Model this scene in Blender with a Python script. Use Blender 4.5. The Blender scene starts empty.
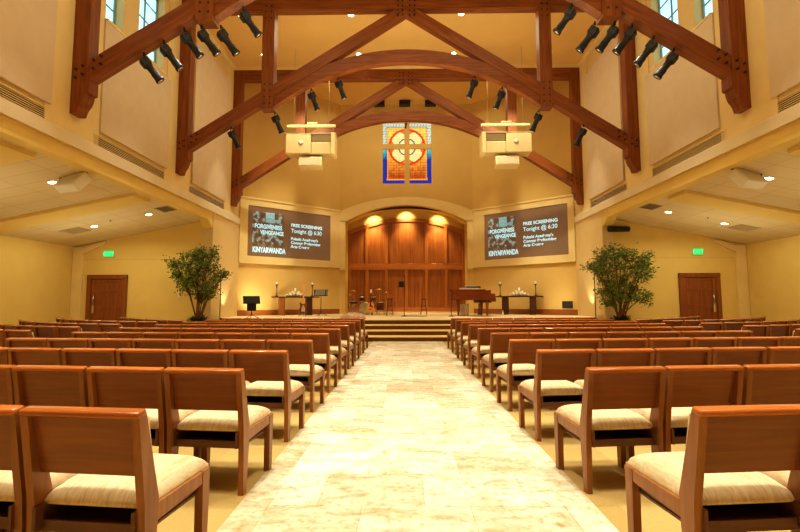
import bpy, bmesh, math, random
from mathutils import Vector, Matrix
random.seed(7)
S = bpy.context.scene
C = S.collection
PI = math.pi
R = math.radians

# ------------------------------------------------------------------ materials
def new_mat(name):
    m = bpy.data.materials.new(name); m.use_nodes = True
    nt = m.node_tree
    b = nt.nodes['Principled BSDF']
    return m, nt, b

def setp(b, **k):
    for n, v in k.items():
        n = n.replace('_', ' ')
        if n in b.inputs: b.inputs[n].default_value = v

def c4(c): return (c[0], c[1], c[2], 1)

def plain(name, col, rough=.6, metal=0, noise=.08, scale=6, bump=0, emit=None, es=0, spec=.5):
    m, nt, b = new_mat(name)
    setp(b, Roughness=rough, Metallic=metal)
    b.inputs['Specular IOR Level'].default_value = spec
    tc = nt.nodes.new('ShaderNodeTexCoord')
    nz = nt.nodes.new('ShaderNodeTexNoise'); nz.inputs['Scale'].default_value = scale
    nz.inputs['Detail'].default_value = 4
    nt.links.new(tc.outputs['Object'], nz.inputs['Vector'])
    rp = nt.nodes.new('ShaderNodeValToRGB')
    rp.color_ramp.elements[0].position = .3; rp.color_ramp.elements[1].position = .7
    rp.color_ramp.elements[0].color = c4([x*(1-noise) for x in col])
    rp.color_ramp.elements[1].color = c4([min(1, x*(1+noise)) for x in col])
    nt.links.new(nz.outputs['Fac'], rp.inputs['Fac'])
    nt.links.new(rp.outputs['Color'], b.inputs['Base Color'])
    if bump:
        bp = nt.nodes.new('ShaderNodeBump'); bp.inputs['Strength'].default_value = bump
        bp.inputs['Distance'].default_value = .01
        nz2 = nt.nodes.new('ShaderNodeTexNoise'); nz2.inputs['Scale'].default_value = scale*12
        nt.links.new(tc.outputs['Object'], nz2.inputs['Vector'])
        nt.links.new(nz2.outputs['Fac'], bp.inputs['Height']); nt.links.new(bp.outputs['Normal'], b.inputs['Normal'])
    if emit:
        b.inputs['Emission Color'].default_value = c4(emit); b.inputs['Emission Strength'].default_value = es
    return m

def wood(name, c1, c2, rough=.35, sc=(3, 3, 3), axis='X', vary=.0, spec=.5, grain=14, rot=0):
    """grain runs along axis of the object"""
    m, nt, b = new_mat(name)
    setp(b, Roughness=rough); b.inputs['Specular IOR Level'].default_value = spec
    tc = nt.nodes.new('ShaderNodeTexCoord')
    mp = nt.nodes.new('ShaderNodeMapping')
    s = [grain, grain, grain]; s['XYZ'.index(axis)] = grain*.07
    mp.inputs['Scale'].default_value = s
    oi = nt.nodes.new('ShaderNodeObjectInfo')
    add = nt.nodes.new('ShaderNodeVectorMath'); add.operation = 'ADD'
    sc_ = nt.nodes.new('ShaderNodeVectorMath'); sc_.operation = 'SCALE'; sc_.inputs['Scale'].default_value = 30
    nt.links.new(oi.outputs['Random'], sc_.inputs[0])
    vr = nt.nodes.new('ShaderNodeVectorRotate'); vr.rotation_type = 'Y_AXIS'; vr.inputs['Angle'].default_value = rot
    nt.links.new(tc.outputs['Object'], vr.inputs['Vector'])
    nt.links.new(vr.outputs['Vector'], mp.inputs['Vector'])
    nt.links.new(mp.outputs['Vector'], add.inputs[0]); nt.links.new(sc_.outputs['Vector'], add.inputs[1])
    nz = nt.nodes.new('ShaderNodeTexNoise'); nz.inputs['Scale'].default_value = 1.6
    nz.inputs['Detail'].default_value = 6; nz.inputs['Roughness'].default_value = .62
    nz.inputs['Distortion'].default_value = .5
    nt.links.new(add.outputs['Vector'], nz.inputs['Vector'])
    rp = nt.nodes.new('ShaderNodeValToRGB')
    rp.color_ramp.elements[0].position = .32; rp.color_ramp.elements[1].position = .68
    rp.color_ramp.elements[0].color = c4(c1); rp.color_ramp.elements[1].color = c4(c2)
    nt.links.new(nz.outputs['Fac'], rp.inputs['Fac'])
    out = rp.outputs['Color']
    if vary:
        hs = nt.nodes.new('ShaderNodeHueSaturation')
        mr = nt.nodes.new('ShaderNodeMapRange')
        mr.inputs['To Min'].default_value = 1-vary; mr.inputs['To Max'].default_value = 1+vary
        nt.links.new(oi.outputs['Random'], mr.inputs['Value']); nt.links.new(mr.outputs['Result'], hs.inputs['Value'])
        nt.links.new(out, hs.inputs['Color']); out = hs.outputs['Color']
    nt.links.new(out, b.inputs['Base Color'])
    return m

def glow(name, col, s):
    m, nt, b = new_mat(name)
    setp(b, Base_Color=c4(col), Roughness=.5)
    b.inputs['Emission Color'].default_value = c4(col); b.inputs['Emission Strength'].default_value = s
    return m

M = {}
M['wall'] = plain('warm_wall', (.80, .59, .20), .75, noise=.03, scale=1.5, spec=.2)
M['upper'] = plain('upper_wall', (.75, .57, .28), .8, noise=.03, scale=1.2, spec=.15)
M['apse'] = plain('apse_wall', (.70, .475, .165), .8, noise=.03, scale=1.2, spec=.15)
M['panel'] = plain('acoustic_fabric', (.72, .58, .41), .9, noise=.03, scale=3, bump=.1, spec=.1)
M['trim'] = plain('cream_trim', (.84, .66, .32), .6, noise=.03, scale=2, spec=.3)
M['ceil'] = plain('tan_ceiling', (.74, .48, .18), .9, noise=.03, scale=1, spec=.1)
M['fascia'] = plain('white_fascia', (.80, .68, .46), .7, noise=.03, scale=2)
M['black'] = plain('black_metal', (.012, .012, .013), .45, noise=.2)
M['grill'] = plain('grill_dark', (.03, .02, .015), .8)
M['white'] = plain('white_plastic', (.80, .74, .60), .5, noise=.03)
M['speaker'] = plain('speaker_white', (.70, .53, .26), .6, noise=.04)
M['meshgrey'] = plain('speaker_mesh', (.50, .38, .22), .7, noise=.06, scale=40)
M['beam'] = wood('timber_x', (.17, .044, .009), (.31, .095, .021), .42, axis='X', grain=9, spec=.4)
M['beaml'] = wood('timber_rising', (.17, .044, .009), (.31, .095, .021), .42, axis='X', grain=9, spec=.4, rot=R(32))
M['beamr'] = wood('timber_falling', (.17, .044, .009), (.31, .095, .021), .42, axis='X', grain=9, spec=.4, rot=R(-32))
M['beamz'] = wood('timber_z', (.17, .044, .009), (.31, .095, .021), .42, axis='Z', grain=9, spec=.4)
M['chair'] = wood('chair_wood', (.22, .078, .015), (.35, .138, .030), .32, axis='Z', vary=.10, grain=14)
M['chairp'] = wood('chair_panel_wood', (.19, .062, .012), (.27, .092, .019), .36, axis='X', vary=.12, grain=16)
M['rail'] = wood('chair_rail_wood', (.34, .095, .017), (.48, .155, .030), .22, axis='X', vary=.10, grain=14)
M['rack'] = wood('rack_wood', (.11, .045, .016), (.17, .07, .026), .5, axis='X', grain=14)
M['door'] = wood('door_wood', (.20, .055, .014), (.33, .105, .028), .4, axis='Z', grain=8)
M['stagedoor'] = wood('stage_door_wood', (.24, .068, .012), (.42, .140, .028), .36, axis='Z', grain=6)
M['stagedoorx'] = wood('stage_rail_wood', (.32, .100, .018), (.50, .18, .038), .36, axis='X', grain=6)
M['stagestile'] = wood('stage_stile_wood', (.32, .100, .018), (.50, .18, .038), .36, axis='Z', grain=6)
M['base'] = wood('baseboard_wood', (.26, .085, .022), (.36, .12, .03), .4, axis='X', grain=8)
M['darkwood'] = wood('dark_table_wood', (.05, .016, .007), (.10, .03, .012), .35, axis='X', grain=8)
M['redwood'] = wood('piano_wood', (.17, .042, .012), (.28, .075, .022), .2, axis='X', grain=6)
M['gold'] = plain('guitar_top', (.75, .34, .07), .3)
M['brass'] = plain('cymbal_brass', (.80, .55, .18), .25, metal=1)
M['chrome'] = plain('chrome', (.7, .68, .62), .2, metal=1)
M['drumred'] = plain('drum_shell', (.16, .035, .012), .3)
M['drumhead'] = plain('drum_head', (.75, .68, .52), .5)
M['wax'] = plain('candle_wax', (.90, .82, .62), .5)
M['bark'] = plain('bark', (.22, .10, .045), .9, noise=.3, scale=20)
M['pot'] = plain('planter', (.10, .06, .035), .6)
M['soil'] = plain('soil', (.05, .03, .02), .9)
M['paper'] = plain('paper', (.88, .86, .80), .7, noise=.02)
M['cloth'] = plain('pinkish_cloth', (.62, .40, .28), .9, noise=.2)
M['steel'] = plain('steel', (.5, .42, .3), .4, metal=.6)
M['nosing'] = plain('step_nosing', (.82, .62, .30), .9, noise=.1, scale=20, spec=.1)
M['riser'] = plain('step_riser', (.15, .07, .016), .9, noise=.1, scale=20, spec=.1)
M['stage'] = plain('stage_carpet', (.84, .68, .40), .95, noise=.06, scale=12, spec=.1)
M['lamp'] = glow('lamp_glow', (1, .90, .66), 14)
M['green'] = glow('exit_green', (.0, .70, .12), .9)
M['exitdark'] = plain('exit_letter', (.0, .30, .10), .5, emit=(.2, 1, .45), es=1.0)
M['screen'] = plain('screen_face', (.20, .125, .075), .7, noise=.04, scale=1.5, emit=(.30, .165, .085), es=.30, spec=.1)
M['txt'] = plain('screen_text', (.5, .7, .75), .7, emit=(.42, .86, 1.0), es=.75)
M['glassblue'] = plain('window_glass', (.30, .55, .70), .08, noise=.02, emit=(.45, .85, 1), es=1.3)
M['winframe'] = plain('window_frame', (.22, .36, .38), .5)

def slide():
    m, nt, b = new_mat('slide_picture')
    setp(b, Roughness=.7)
    tc = nt.nodes.new('ShaderNodeTexCoord'); mp = nt.nodes.new('ShaderNodeMapping'); mp.inputs['Rotation'].default_value = (PI/2, 0, 0)
    nt.links.new(tc.outputs['Object'], mp.inputs['Vector'])
    br = nt.nodes.new('ShaderNodeTexNoise'); br.inputs['Scale'].default_value = 4.2; br.inputs['Detail'].default_value = 2
    nt.links.new(mp.outputs['Vector'], br.inputs['Vector'])
    rp = nt.nodes.new('ShaderNodeValToRGB'); e = rp.color_ramp.elements
    e[0].position = .46; e[0].color = (.11, .062, .034, 1); e[1].position = .62; e[1].color = (.20, .36, .42, 1)
    q = e.new(.54); q.color = (.20, .13, .075, 1)
    nt.links.new(br.outputs['Fac'], rp.inputs['Fac'])
    nt.links.new(rp.outputs['Color'], b.inputs['Base Color']); nt.links.new(rp.outputs['Color'], b.inputs['Emission Color'])
    b.inputs['Emission Strength'].default_value = .6
    return m
M['slide'] = slide()
M['txtdim'] = plain('slide_banner_blue', (.25, .42, .46), .7, noise=.4, scale=14, emit=(.25, .55, .62), es=.45)

# cream chair fabric: fine vertical weave with soft blotches
def fabric():
    m, nt, b = new_mat('cream_weave')
    setp(b, Roughness=.92); b.inputs['Specular IOR Level'].default_value = .12
    tc = nt.nodes.new('ShaderNodeTexCoord'); oi = nt.nodes.new('ShaderNodeObjectInfo')
    mp = nt.nodes.new('ShaderNodeMapping'); mp.inputs['Scale'].default_value = (34, 7, 7)
    sc_ = nt.nodes.new('ShaderNodeVectorMath'); sc_.operation = 'SCALE'; sc_.inputs['Scale'].default_value = 50
    nt.links.new(oi.outputs['Random'], sc_.inputs[0]); nt.links.new(sc_.outputs['Vector'], mp.inputs['Location'])
    nt.links.new(tc.outputs['Object'], mp.inputs['Vector'])
    nz = nt.nodes.new('ShaderNodeTexNoise'); nz.inputs['Scale'].default_value = 1.3; nz.inputs['Detail'].default_value = 5
    nz.inputs['Distortion'].default_value = 1.2
    nt.links.new(mp.outputs['Vector'], nz.inputs['Vector'])
    rp = nt.nodes.new('ShaderNodeValToRGB')
    e = rp.color_ramp.elements
    e[0].position = .30; e[1].position = .62
    e[0].color = (.54, .41, .23, 1); e[1].color = (.70, .575, .37, 1)
    nt.links.new(nz.outputs['Fac'], rp.inputs['Fac']); nt.links.new(rp.outputs['Color'], b.inputs['Base Color'])
    return m
M['fabric'] = fabric()

# carpet with large soft squares of a darker tone
def carpet():
    m, nt, b = new_mat('gold_carpet')
    setp(b, Roughness=.95); b.inputs['Specular IOR Level'].default_value = .08
    tc = nt.nodes.new('ShaderNodeTexCoord')
    ck = nt.nodes.new('ShaderNodeTexBrick')
    ck.offset = .5; ck.inputs['Scale'].default_value = 1
    ck.inputs['Brick Width'].default_value = .62; ck.inputs['Row Height'].default_value = .36
    ck.inputs['Mortar Size'].default_value = 0
    ck.inputs['Color1'].default_value = (.60, .425, .16, 1); ck.inputs['Color2'].default_value = (.47, .32, .11, 1)
    ck.inputs['Bias'].default_value = -.35
    nt.links.new(tc.outputs['Object'], ck.inputs['Vector'])
    nz = nt.nodes.new('ShaderNodeTexNoise'); nz.inputs['Scale'].default_value = 90; nz.inputs['Detail'].default_value = 3
    nt.links.new(tc.outputs['Object'], nz.inputs['Vector'])
    mx = nt.nodes.new('ShaderNodeMixRGB'); mx.blend_type = 'MULTIPLY'; mx.inputs['Fac'].default_value = .35
    nt.links.new(ck.outputs['Color'], mx.inputs['Color1']); nt.links.new(nz.outputs['Color'], mx.inputs['Color2'])
    bw = nt.nodes.new('ShaderNodeRGBToBW'); nt.links.new(nz.outputs['Color'], bw.inputs['Color'])
    nt.links.new(bw.outputs['Val'], mx.inputs['Color2'])
    nt.links.new(mx.outputs['Color'], b.inputs['Base Color'])
    return m
M['carpet'] = carpet()

# travertine: tan border course + running-bond field
def travertine(name, bw, rh, off, bias=0.):
    m, nt, b = new_mat(name)
    setp(b, Roughness=.42); b.inputs['Specular IOR Level'].default_value = .35
    tc = nt.nodes.new('ShaderNodeTexCoord')
    mp = nt.nodes.new('ShaderNodeMapping'); mp.inputs['Location'].default_value = off
    nt.links.new(tc.outputs['Object'], mp.inputs['Vector'])
    br = nt.nodes.new('ShaderNodeTexBrick'); br.offset = .42; br.inputs['Scale'].default_value = 1
    br.inputs['Brick Width'].default_value = bw; br.inputs['Row Height'].default_value = rh
    br.inputs['Mortar Size'].default_value = .0035; br.inputs['Mortar Smooth'].default_value = .3
    br.inputs['Color1'].default_value = (.92, .86, .70, 1); br.inputs['Color2'].default_value = (.64, .56, .38, 1)
    br.inputs['Bias'].default_value = -.10 + bias
    br.inputs['Mortar'].default_value = (.62, .50, .32, 1)
    nt.links.new(mp.outputs['Vector'], br.inputs['Vector'])
    n1 = nt.nodes.new('ShaderNodeTexNoise'); n1.inputs['Scale'].default_value = 3.2; n1.inputs['Detail'].default_value = 8
    n1.inputs['Roughness'].default_value = .65; n1.inputs['Distortion'].default_value = .8
    mp2 = nt.nodes.new('ShaderNodeMapping'); mp2.inputs['Scale'].default_value = (1, 2.2, 1)
    nt.links.new(tc.outputs['Object'], mp2.inputs['Vector']); nt.links.new(mp2.outputs['Vector'], n1.inputs['Vector'])
    rp = nt.nodes.new('ShaderNodeValToRGB')
    e = rp.color_ramp.elements
    e[0].position = .33; e[0].color = (.60, .52, .35, 1); e[1].position = .56; e[1].color = (1, 1, 1, 1)
    nt.links.new(n1.outputs['Fac'], rp.inputs['Fac'])
    mx = nt.nodes.new('ShaderNodeMixRGB'); mx.blend_type = 'MULTIPLY'; mx.inputs['Fac'].default_value = .95
    nt.links.new(br.outputs['Color'], mx.inputs['Color1']); nt.links.new(rp.outputs['Color'], mx.inputs['Color2'])
    n2 = nt.nodes.new('ShaderNodeTexNoise'); n2.inputs['Scale'].default_value = 22; n2.inputs['Detail'].default_value = 5
    nt.links.new(tc.outputs['Object'], n2.inputs['Vector'])
    rp2 = nt.nodes.new('ShaderNodeValToRGB')
    rp2.color_ramp.elements[0].position = .28; rp2.color_ramp.elements[0].color = (.66, .57, .40, 1)
    rp2.color_ramp.elements[1].position = .5; rp2.color_ramp.elements[1].color = (1, 1, 1, 1)
    nt.links.new(n2.outputs['Fac'], rp2.inputs['Fac'])
    mx2 = nt.nodes.new('ShaderNodeMixRGB'); mx2.blend_type = 'MULTIPLY'; mx2.inputs['Fac'].default_value = .85
    nt.links.new(mx.outputs['Color'], mx2.inputs['Color1']); nt.links.new(rp2.outputs['Color'], mx2.inputs['Color2'])
    nt.links.new(mx2.outputs['Color'], b.inputs['Base Color'])
    return m
M['tile'] = travertine('travertine_field', .66, .5, (.33, .15, 0))
M['tileborder'] = travertine('travertine_border', 3., .6, (1.5, .1, 0), .25)
M['aislefield'] = M['tile']

# side ceiling: lay-in tiles
def ceiltile():
    m, nt, b = new_mat('lay_in_ceiling')
    setp(b, Roughness=.9); b.inputs['Specular IOR Level'].default_value = .1
    tc = nt.nodes.new('ShaderNodeTexCoord')
    br = nt.nodes.new('ShaderNodeTexBrick'); br.offset = 0; br.inputs['Scale'].default_value = 1
    br.inputs['Brick Width'].default_value = 1.22; br.inputs['Row Height'].default_value = .61
    br.inputs['Mortar Size'].default_value = .012; br.inputs['Mortar Smooth'].default_value = .2
    br.inputs['Color1'].default_value = (.74, .60, .36, 1); br.inputs['Color2'].default_value = (.71, .57, .34, 1)
    br.inputs['Mortar'].default_value = (.60, .45, .24, 1)
    nt.links.new(tc.outputs['Object'], br.inputs['Vector']); nt.links.new(br.outputs['Color'], b.inputs['Base Color'])
    return m
M['ceiltile'] = ceiltile()

def leafmat(name, c1, c2):
    m, nt, b = new_mat(name)
    setp(b, Roughness=.45)
    oi = nt.nodes.new('ShaderNodeTexCoord'); nz = nt.nodes.new('ShaderNodeTexNoise'); nz.inputs['Scale'].default_value = 7
    nt.links.new(oi.outputs['Object'], nz.inputs['Vector'])
    rp = nt.nodes.new('ShaderNodeValToRGB'); rp.color_ramp.elements[0].position = .35; rp.color_ramp.elements[1].position = .65
    rp.color_ramp.elements[0].color = c4(c1); rp.color_ramp.elements[1].color = c4(c2)
    nt.links.new(nz.outputs['Fac'], rp.inputs['Fac']); nt.links.new(rp.outputs['Color'], b.inputs['Base Color'])
    return m
M['leaf'] = leafmat('ficus_leaf', (.06, .115, .014), (.27, .34, .055))
M['fern'] = leafmat('fern_leaf', (.015, .06, .012), (.05, .14, .03))

def plexi():
    m, nt, b = new_mat('clear_acrylic')
    setp(b, Roughness=.03)
    b.inputs['Transmission Weight'].default_value = 1; b.inputs['IOR'].default_value = 1.08
    b.inputs['Base Color'].default_value = (.96, .95, .90, 1)
    return m
M['plexi'] = plexi()

# stained glass: colour attribute drives both reflectance and a soft daylight glow
def stained():
    m, nt, b = new_mat('stained_glass')
    at = nt.nodes.new('ShaderNodeVertexColor'); at.layer_name = 'Col'
    nt.links.new(at.outputs['Color'], b.inputs['Base Color']); nt.links.new(at.outputs['Color'], b.inputs['Emission Color'])
    b.inputs['Emission Strength'].default_value = .75
    setp(b, Roughness=.3)
    return m
M['stained'] = stained()

# ------------------------------------------------------------------ mesh builder
class MB:
    def __init__(s): s.v = []; s.f = []; s.sm = []
    def add(s, vs, fs, smooth=False, mtx=None):
        o = len(s.v)
        s.v += [tuple((mtx @ Vector(p)) if mtx else p) for p in vs]
        for f in fs: s.f.append(tuple(i+o for i in f)); s.sm.append(smooth)
        return s
    def box(s, x0, x1, y0, y1, z0, z1, mtx=None):
        vs = [(x0,y0,z0),(x1,y0,z0),(x1,y1,z0),(x0,y1,z0),(x0,y0,z1),(x1,y0,z1),(x1,y1,z1),(x0,y1,z1)]
        fs = [(0,3,2,1),(4,5,6,7),(0,1,5,4),(1,2,6,5),(2,3,7,6),(3,0,4,7)]
        return s.add(vs, fs, False, mtx)
    def bbox(s, x0, x1, y0, y1, z0, z1, bev=.006, seg=2, mtx=None, smooth=False):
        bm = bmesh.new()
        q = MB().box(x0,x1,y0,y1,z0,z1)
        vv = [bm.verts.new(p) for p in q.v]
        for f in q.f: bm.faces.new([vv[i] for i in f])
        bmesh.ops.bevel(bm, geom=bm.edges[:], offset=bev, segments=seg, affect='EDGES', profile=.5)
        bm.verts.index_update()
        s.add([tuple(v.co) for v in bm.verts], [tuple(v.index for v in f.verts) for f in bm.faces], smooth, mtx)
        bm.free(); return s
    def prism(s, poly, axis, a, b, mtx=None, smooth=False):
        """poly in the plane of the two other axes (cyclic order kept), extruded from a to b on axis"""
        ar = sum(poly[i][0]*poly[(i+1) % len(poly)][1]-poly[(i+1) % len(poly)][0]*poly[i][1] for i in range(len(poly)))
        if ar < 0: poly = poly[::-1]
        n = len(poly)
        def pt(p, h):
            return {'X': (h, p[0], p[1]), 'Y': (p[0], h, p[1]), 'Z': (p[0], p[1], h)}[axis]
        vs = [pt(p, a) for p in poly]+[pt(p, b) for p in poly]
        flip = (axis == 'Y')
        lo, hi = list(range(n))[::-1], [n+i for i in range(n)]
        sd = [(i, (i+1) % n, n+(i+1) % n, n+i) for i in range(n)]
        fs = [tuple(lo), tuple(hi)]+sd
        if (b < a) != flip: fs = [f[::-1] for f in fs]
        return s.add(vs, fs, smooth, mtx)
    def tube(s, pts, r, n=8, cap=True, smooth=True):
        P = [Vector(p) for p in pts]
        rs = r if isinstance(r, (list, tuple)) else [r]*len(P)
        vs = []; fs = []
        pu = None
        for i, p in enumerate(P):
            d = (P[min(i+1, len(P)-1)]-P[max(i-1, 0)]).normalized()
            u = pu if pu is not None else (Vector((0,0,1)) if abs(d.z) < .9 else Vector((1,0,0)))
            u = (u-d*u.dot(d)).normalized(); pu = u
            w = d.cross(u)
            for k in range(n):
                a = 2*PI*k/n
                vs.append(tuple(p+(u*math.cos(a)+w*math.sin(a))*rs[i]))
        for i in range(len(P)-1):
            for k in range(n):
                fs.append((i*n+k, i*n+(k+1) % n, (i+1)*n+(k+1) % n, (i+1)*n+k))
        if cap: fs += [tuple(range(n))[::-1], tuple((len(P)-1)*n+k for k in range(n))]
        return s.add(vs, fs, smooth)
    def lathe(s, prof, n=20, mtx=None, smooth=True):
        vs = []; fs = []
        for r_, z in prof:
            for k in range(n):
                a = 2*PI*k/n; vs.append((r_*math.cos(a), r_*math.sin(a), z))
        for i in range(len(prof)-1):
            for k in range(n):
                fs.append((i*n+k, i*n+(k+1) % n, (i+1)*n+(k+1) % n, (i+1)*n+k))
        fs += [tuple(range(n))[::-1], tuple((len(prof)-1)*n+k for k in range(n))]
        return s.add(vs, fs, smooth, mtx)
    def mesh(s, name, m):
        me = bpy.data.meshes.new(name)
        me.from_pydata(s.v, [], s.f); me.update()
        me.polygons.foreach_set('use_smooth', s.sm)
        for x in (m if isinstance(m, (list, tuple)) else [m]): me.materials.append(x)
        return me
    def build(s, name, m, parent=None, label=None, kind=None):
        o = bpy.data.objects.new(name, s.mesh(name, m)); C.objects.link(o)
        if parent: o.parent = parent
        if label: o['label'] = label
        if kind: o['kind'] = kind
        return o

def thing(name, label, cat, loc=(0,0,0), rz=0, group=None):
    o = bpy.data.objects.new(name, None); C.objects.link(o); o.empty_display_size = .1
    o.location = loc; o.rotation_euler = (0, 0, rz); o['label'] = label; o['category'] = cat
    if group: o['group'] = group
    return o
def tag(o, label, cat, group=None):
    o['label'] = label; o['category'] = cat
    if group: o['group'] = group
    return o
def letters(body, size, align, bold, mat, name, parent, loc, sx=1.0):
    cu = bpy.data.curves.new('tmp_text', 'FONT'); cu.body = body; cu.size = size; cu.align_x = align; cu.extrude = .002; cu.offset = bold
    o = bpy.data.objects.new('tmp_text', cu); C.objects.link(o)
    bpy.context.view_layer.update()
    me = bpy.data.meshes.new_from_object(o.evaluated_get(bpy.context.evaluated_depsgraph_get()))
    bpy.data.objects.remove(o); bpy.data.curves.remove(cu)
    me.materials.clear(); me.materials.append(M[mat])
    o = bpy.data.objects.new(name, me); C.objects.link(o)
    o.rotation_euler = (PI/2, 0, 0); o.scale = (sx, 1, 1); o.location = loc; o.parent = parent
    return o
def struct(name, mb, m, parent=None):
    o = mb.build(name, m, parent)
    if parent is None: o['kind'] = 'structure'
    return o
def dup(root, loc, rz, label, group=None):
    r = root.copy(); C.objects.link(r); r.location = loc; r.rotation_euler = (0, 0, rz); r['label'] = label
    if group: r['group'] = group
    for ch in list(root.children):
        c = ch.copy(); C.objects.link(c); c.parent = r
        for g in ch.children:
            d = g.copy(); C.objects.link(d); d.parent = c
    return r

# ------------------------------------------------------------------ dimensions of the hall
WN = 7.75          # half width of the nave
WO = 13.3          # half width with the side aisles
YB = 17.75         # back wall of the side aisles
YC = 20.58         # corner nave wall / angled wall
XI, YI = 3.6, 24.1 # corner angled wall / centre wall
ZC = 11.8          # nave ceiling
ZA = 12.1          # ceiling over the stage
YR = -6.0          # wall behind the camera
ZS = .60           # stage height
YT = [9.9, 14.65, 19.4]
def zside(x): return 4.55-.2*(abs(x)-7.8)

# floor
struct('floor', MB().box(-WO-.3, WO+.3, YR-.3, 27, -.2, 0), M['carpet'])
struct('floor_aisle', MB().box(-.90, .90, YR, 14.2, 0, .004), M['tile'])
ab = MB()
for s in (-1, 1): ab.box(min(s*.902, s*1.09), max(s*.902, s*1.09), YR, 14.2, 0, .004)
struct('floor_aisle_border', ab, M['tileborder'])

# ------------------------------------------------------------------ nave walls
WIN = []
for y0 in (5.95, 10.70):
    WIN += [(y0+.25, y0+.95), (y0+1.65, y0+2.95)]
ZW0, ZW1 = 8.5, 10.9
def nave_wall(s):
    m = MB()
    x0, x1 = (s*WN, s*(WN+.45))
    xa, xb = min(x0, x1), max(x0, x1)
    # below / above the windows
    m.box(xa, xb, YR, YC, 4.83, ZW0); m.box(xa, xb, YR, YC, ZW1, ZA+.2)
    ys = [YR]+[v for w in WIN for v in w]+[YC]
    for i in range(0, len(ys), 2): m.box(xa, xb, ys[i], ys[i+1], ZW0, ZW1)
    m.box(xa, xb, YB, YC, 0, 4.83)                    # pier closing the nave behind the side aisle
    return m
for s, nm in ((-1, 'left'), (1, 'right')):
    struct('wall_'+nm, nave_wall(s), M['upper'])
    # flat pilasters behind the timber posts
    pm = MB()
    for y in YT+[5.15]:
        a, b = (s*WN, s*(WN-.03)); pm.box(min(a,b), max(a,b), y-.72, y+.98, 4.95, ZC-.1)
    struct('trim_pilasters_'+nm, pm, M['trim'])
    # beam carrying the wall over the side aisle
    fm = MB()
    a, b = s*(WN+.02), s*(WN+.40)
    fm.box(min(a,b), max(a,b), YR, YB, 4.5, 4.83)
    struct('trim_soffit_'+nm, fm, M['wall'])
    fm = MB(); a, b = s*(WN-.06), s*WN
    fm.prism([(a, 4.83), (b, 4.83), (b, 5.16), (a, 5.10)], 'Y', YR, YC-.02)
    struct('trim_fascia_'+nm, fm, M['fascia'])
    # crown board under the ceiling
    fm = MB(); a, b = s*WN, s*(WN-.10)
    fm.box(min(a,b), max(a,b), YR, YT[2], ZC-.09, ZC)
    struct('trim_crown_'+nm, fm, M['trim'])
    # knee where the beam meets the pier
    fm = MB()
    fm.prism([(YB-.45, 4.5), (YB, 4.5), (YB, 4.2)], 'X', min(s*(WN+.02), s*(WN+.4)), max(s*(WN+.02), s*(WN+.4)))
    struct('trim_knee_'+nm, fm, M['wall'])
    # side aisle
    wm = MB(); a, b = s*WO, s*(WO+.3); wm.box(min(a,b), max(a,b), YR, YB+.3, 0, 3.8)
    struct('wall_outer_'+nm, wm, M['wall'])
    wm = MB()
    xs = sorted((s*(WN+.45), s*(WO+.3)))
    wm.prism([(xs[0], 0), (xs[1], 0), (xs[1], zside(xs[1])+.1), (xs[0], zside(xs[0])+.1)], 'Y', YB, YB+.3)
    struct('wall_back_'+nm, wm, M['wall'])
    cm = MB()
    xs = sorted((s*(WN+.10), s*(WO+.3)))
    cm.prism([(xs[0], zside(xs[0])), (xs[1], zside(xs[1])), (xs[1], zside(xs[1])+.15), (xs[0], zside(xs[0])+.15)], 'Y', YR, YB+.3)
    struct('ceiling_'+nm, cm, M['ceiltile'])
    bm_ = MB()
    for yb in (3.9, 8.65, 13.05):
        xs = sorted((s*(WN+.40), s*WO))
        bm_.prism([(xs[0], zside(xs[0])-.09), (xs[1], zside(xs[1])-.09), (xs[1], zside(xs[1])+.02), (xs[0], zside(xs[0])+.02)], 'Y', yb, yb+.88)
    struct('trim_ceiling_beams_'+nm, bm_, M['wall'])
    # pilaster and raking band at the outer corner of the back wall
    tm = MB()
    xs = sorted((s*(WO-.02), s*(WO-.42))); tm.box(xs[0], xs[1], YB-.10, YB-.001, 0, zside(WO)-.02)
    tm.prism([(s*(WO-.42), zside(WO)-.05), (s*(WO-.42), zside(WO)-.30), (s*(WO-1.3), zside(WO-1.3)-.12), (s*(WO-1.3), zside(WO-1.3)-.02)], 'Y', YB-.10, YB-.001)
    struct('trim_corner_'+nm, tm, M['trim'])
    gm = MB(); xs = sorted((s*(WN+.6), s*(WO-.45))); gm.box(xs[0], xs[1], YB-.006, YB, 2.93, 2.955)
    struct('trim_reveal_'+nm, gm, M['ceil'])
    # dark seam on the pier
    gm = MB(); a, b = s*(WN-.012), s*WN; gm.box(min(a,b), max(a,b), 18.62, 18.68, .1, 2.5)
    struct('trim_seam_'+nm, gm, M['grill'])

# walls behind the camera
struct('wall_rear', MB().box(-WO-.3, WO+.3, YR-.3, YR, 0, ZA), M['wall'])
struct('ceiling', MB().box(-WN-.4, WN+.4, YR-.3, YT[2], ZC, ZC+.5), M['ceil'])
struct('ceiling_stage', MB().box(-WN-.4, WN+.4, YT[2], 26.4, ZA, ZA+.4), M['ceil'])
cb = MB()
for y in YT: cb.box(-WN+.02, WN-.02, y-.02, y+.32, 11.622, ZC if y < 19 else ZA)
struct('ceiling_beams', cb, M['trim'])

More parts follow.
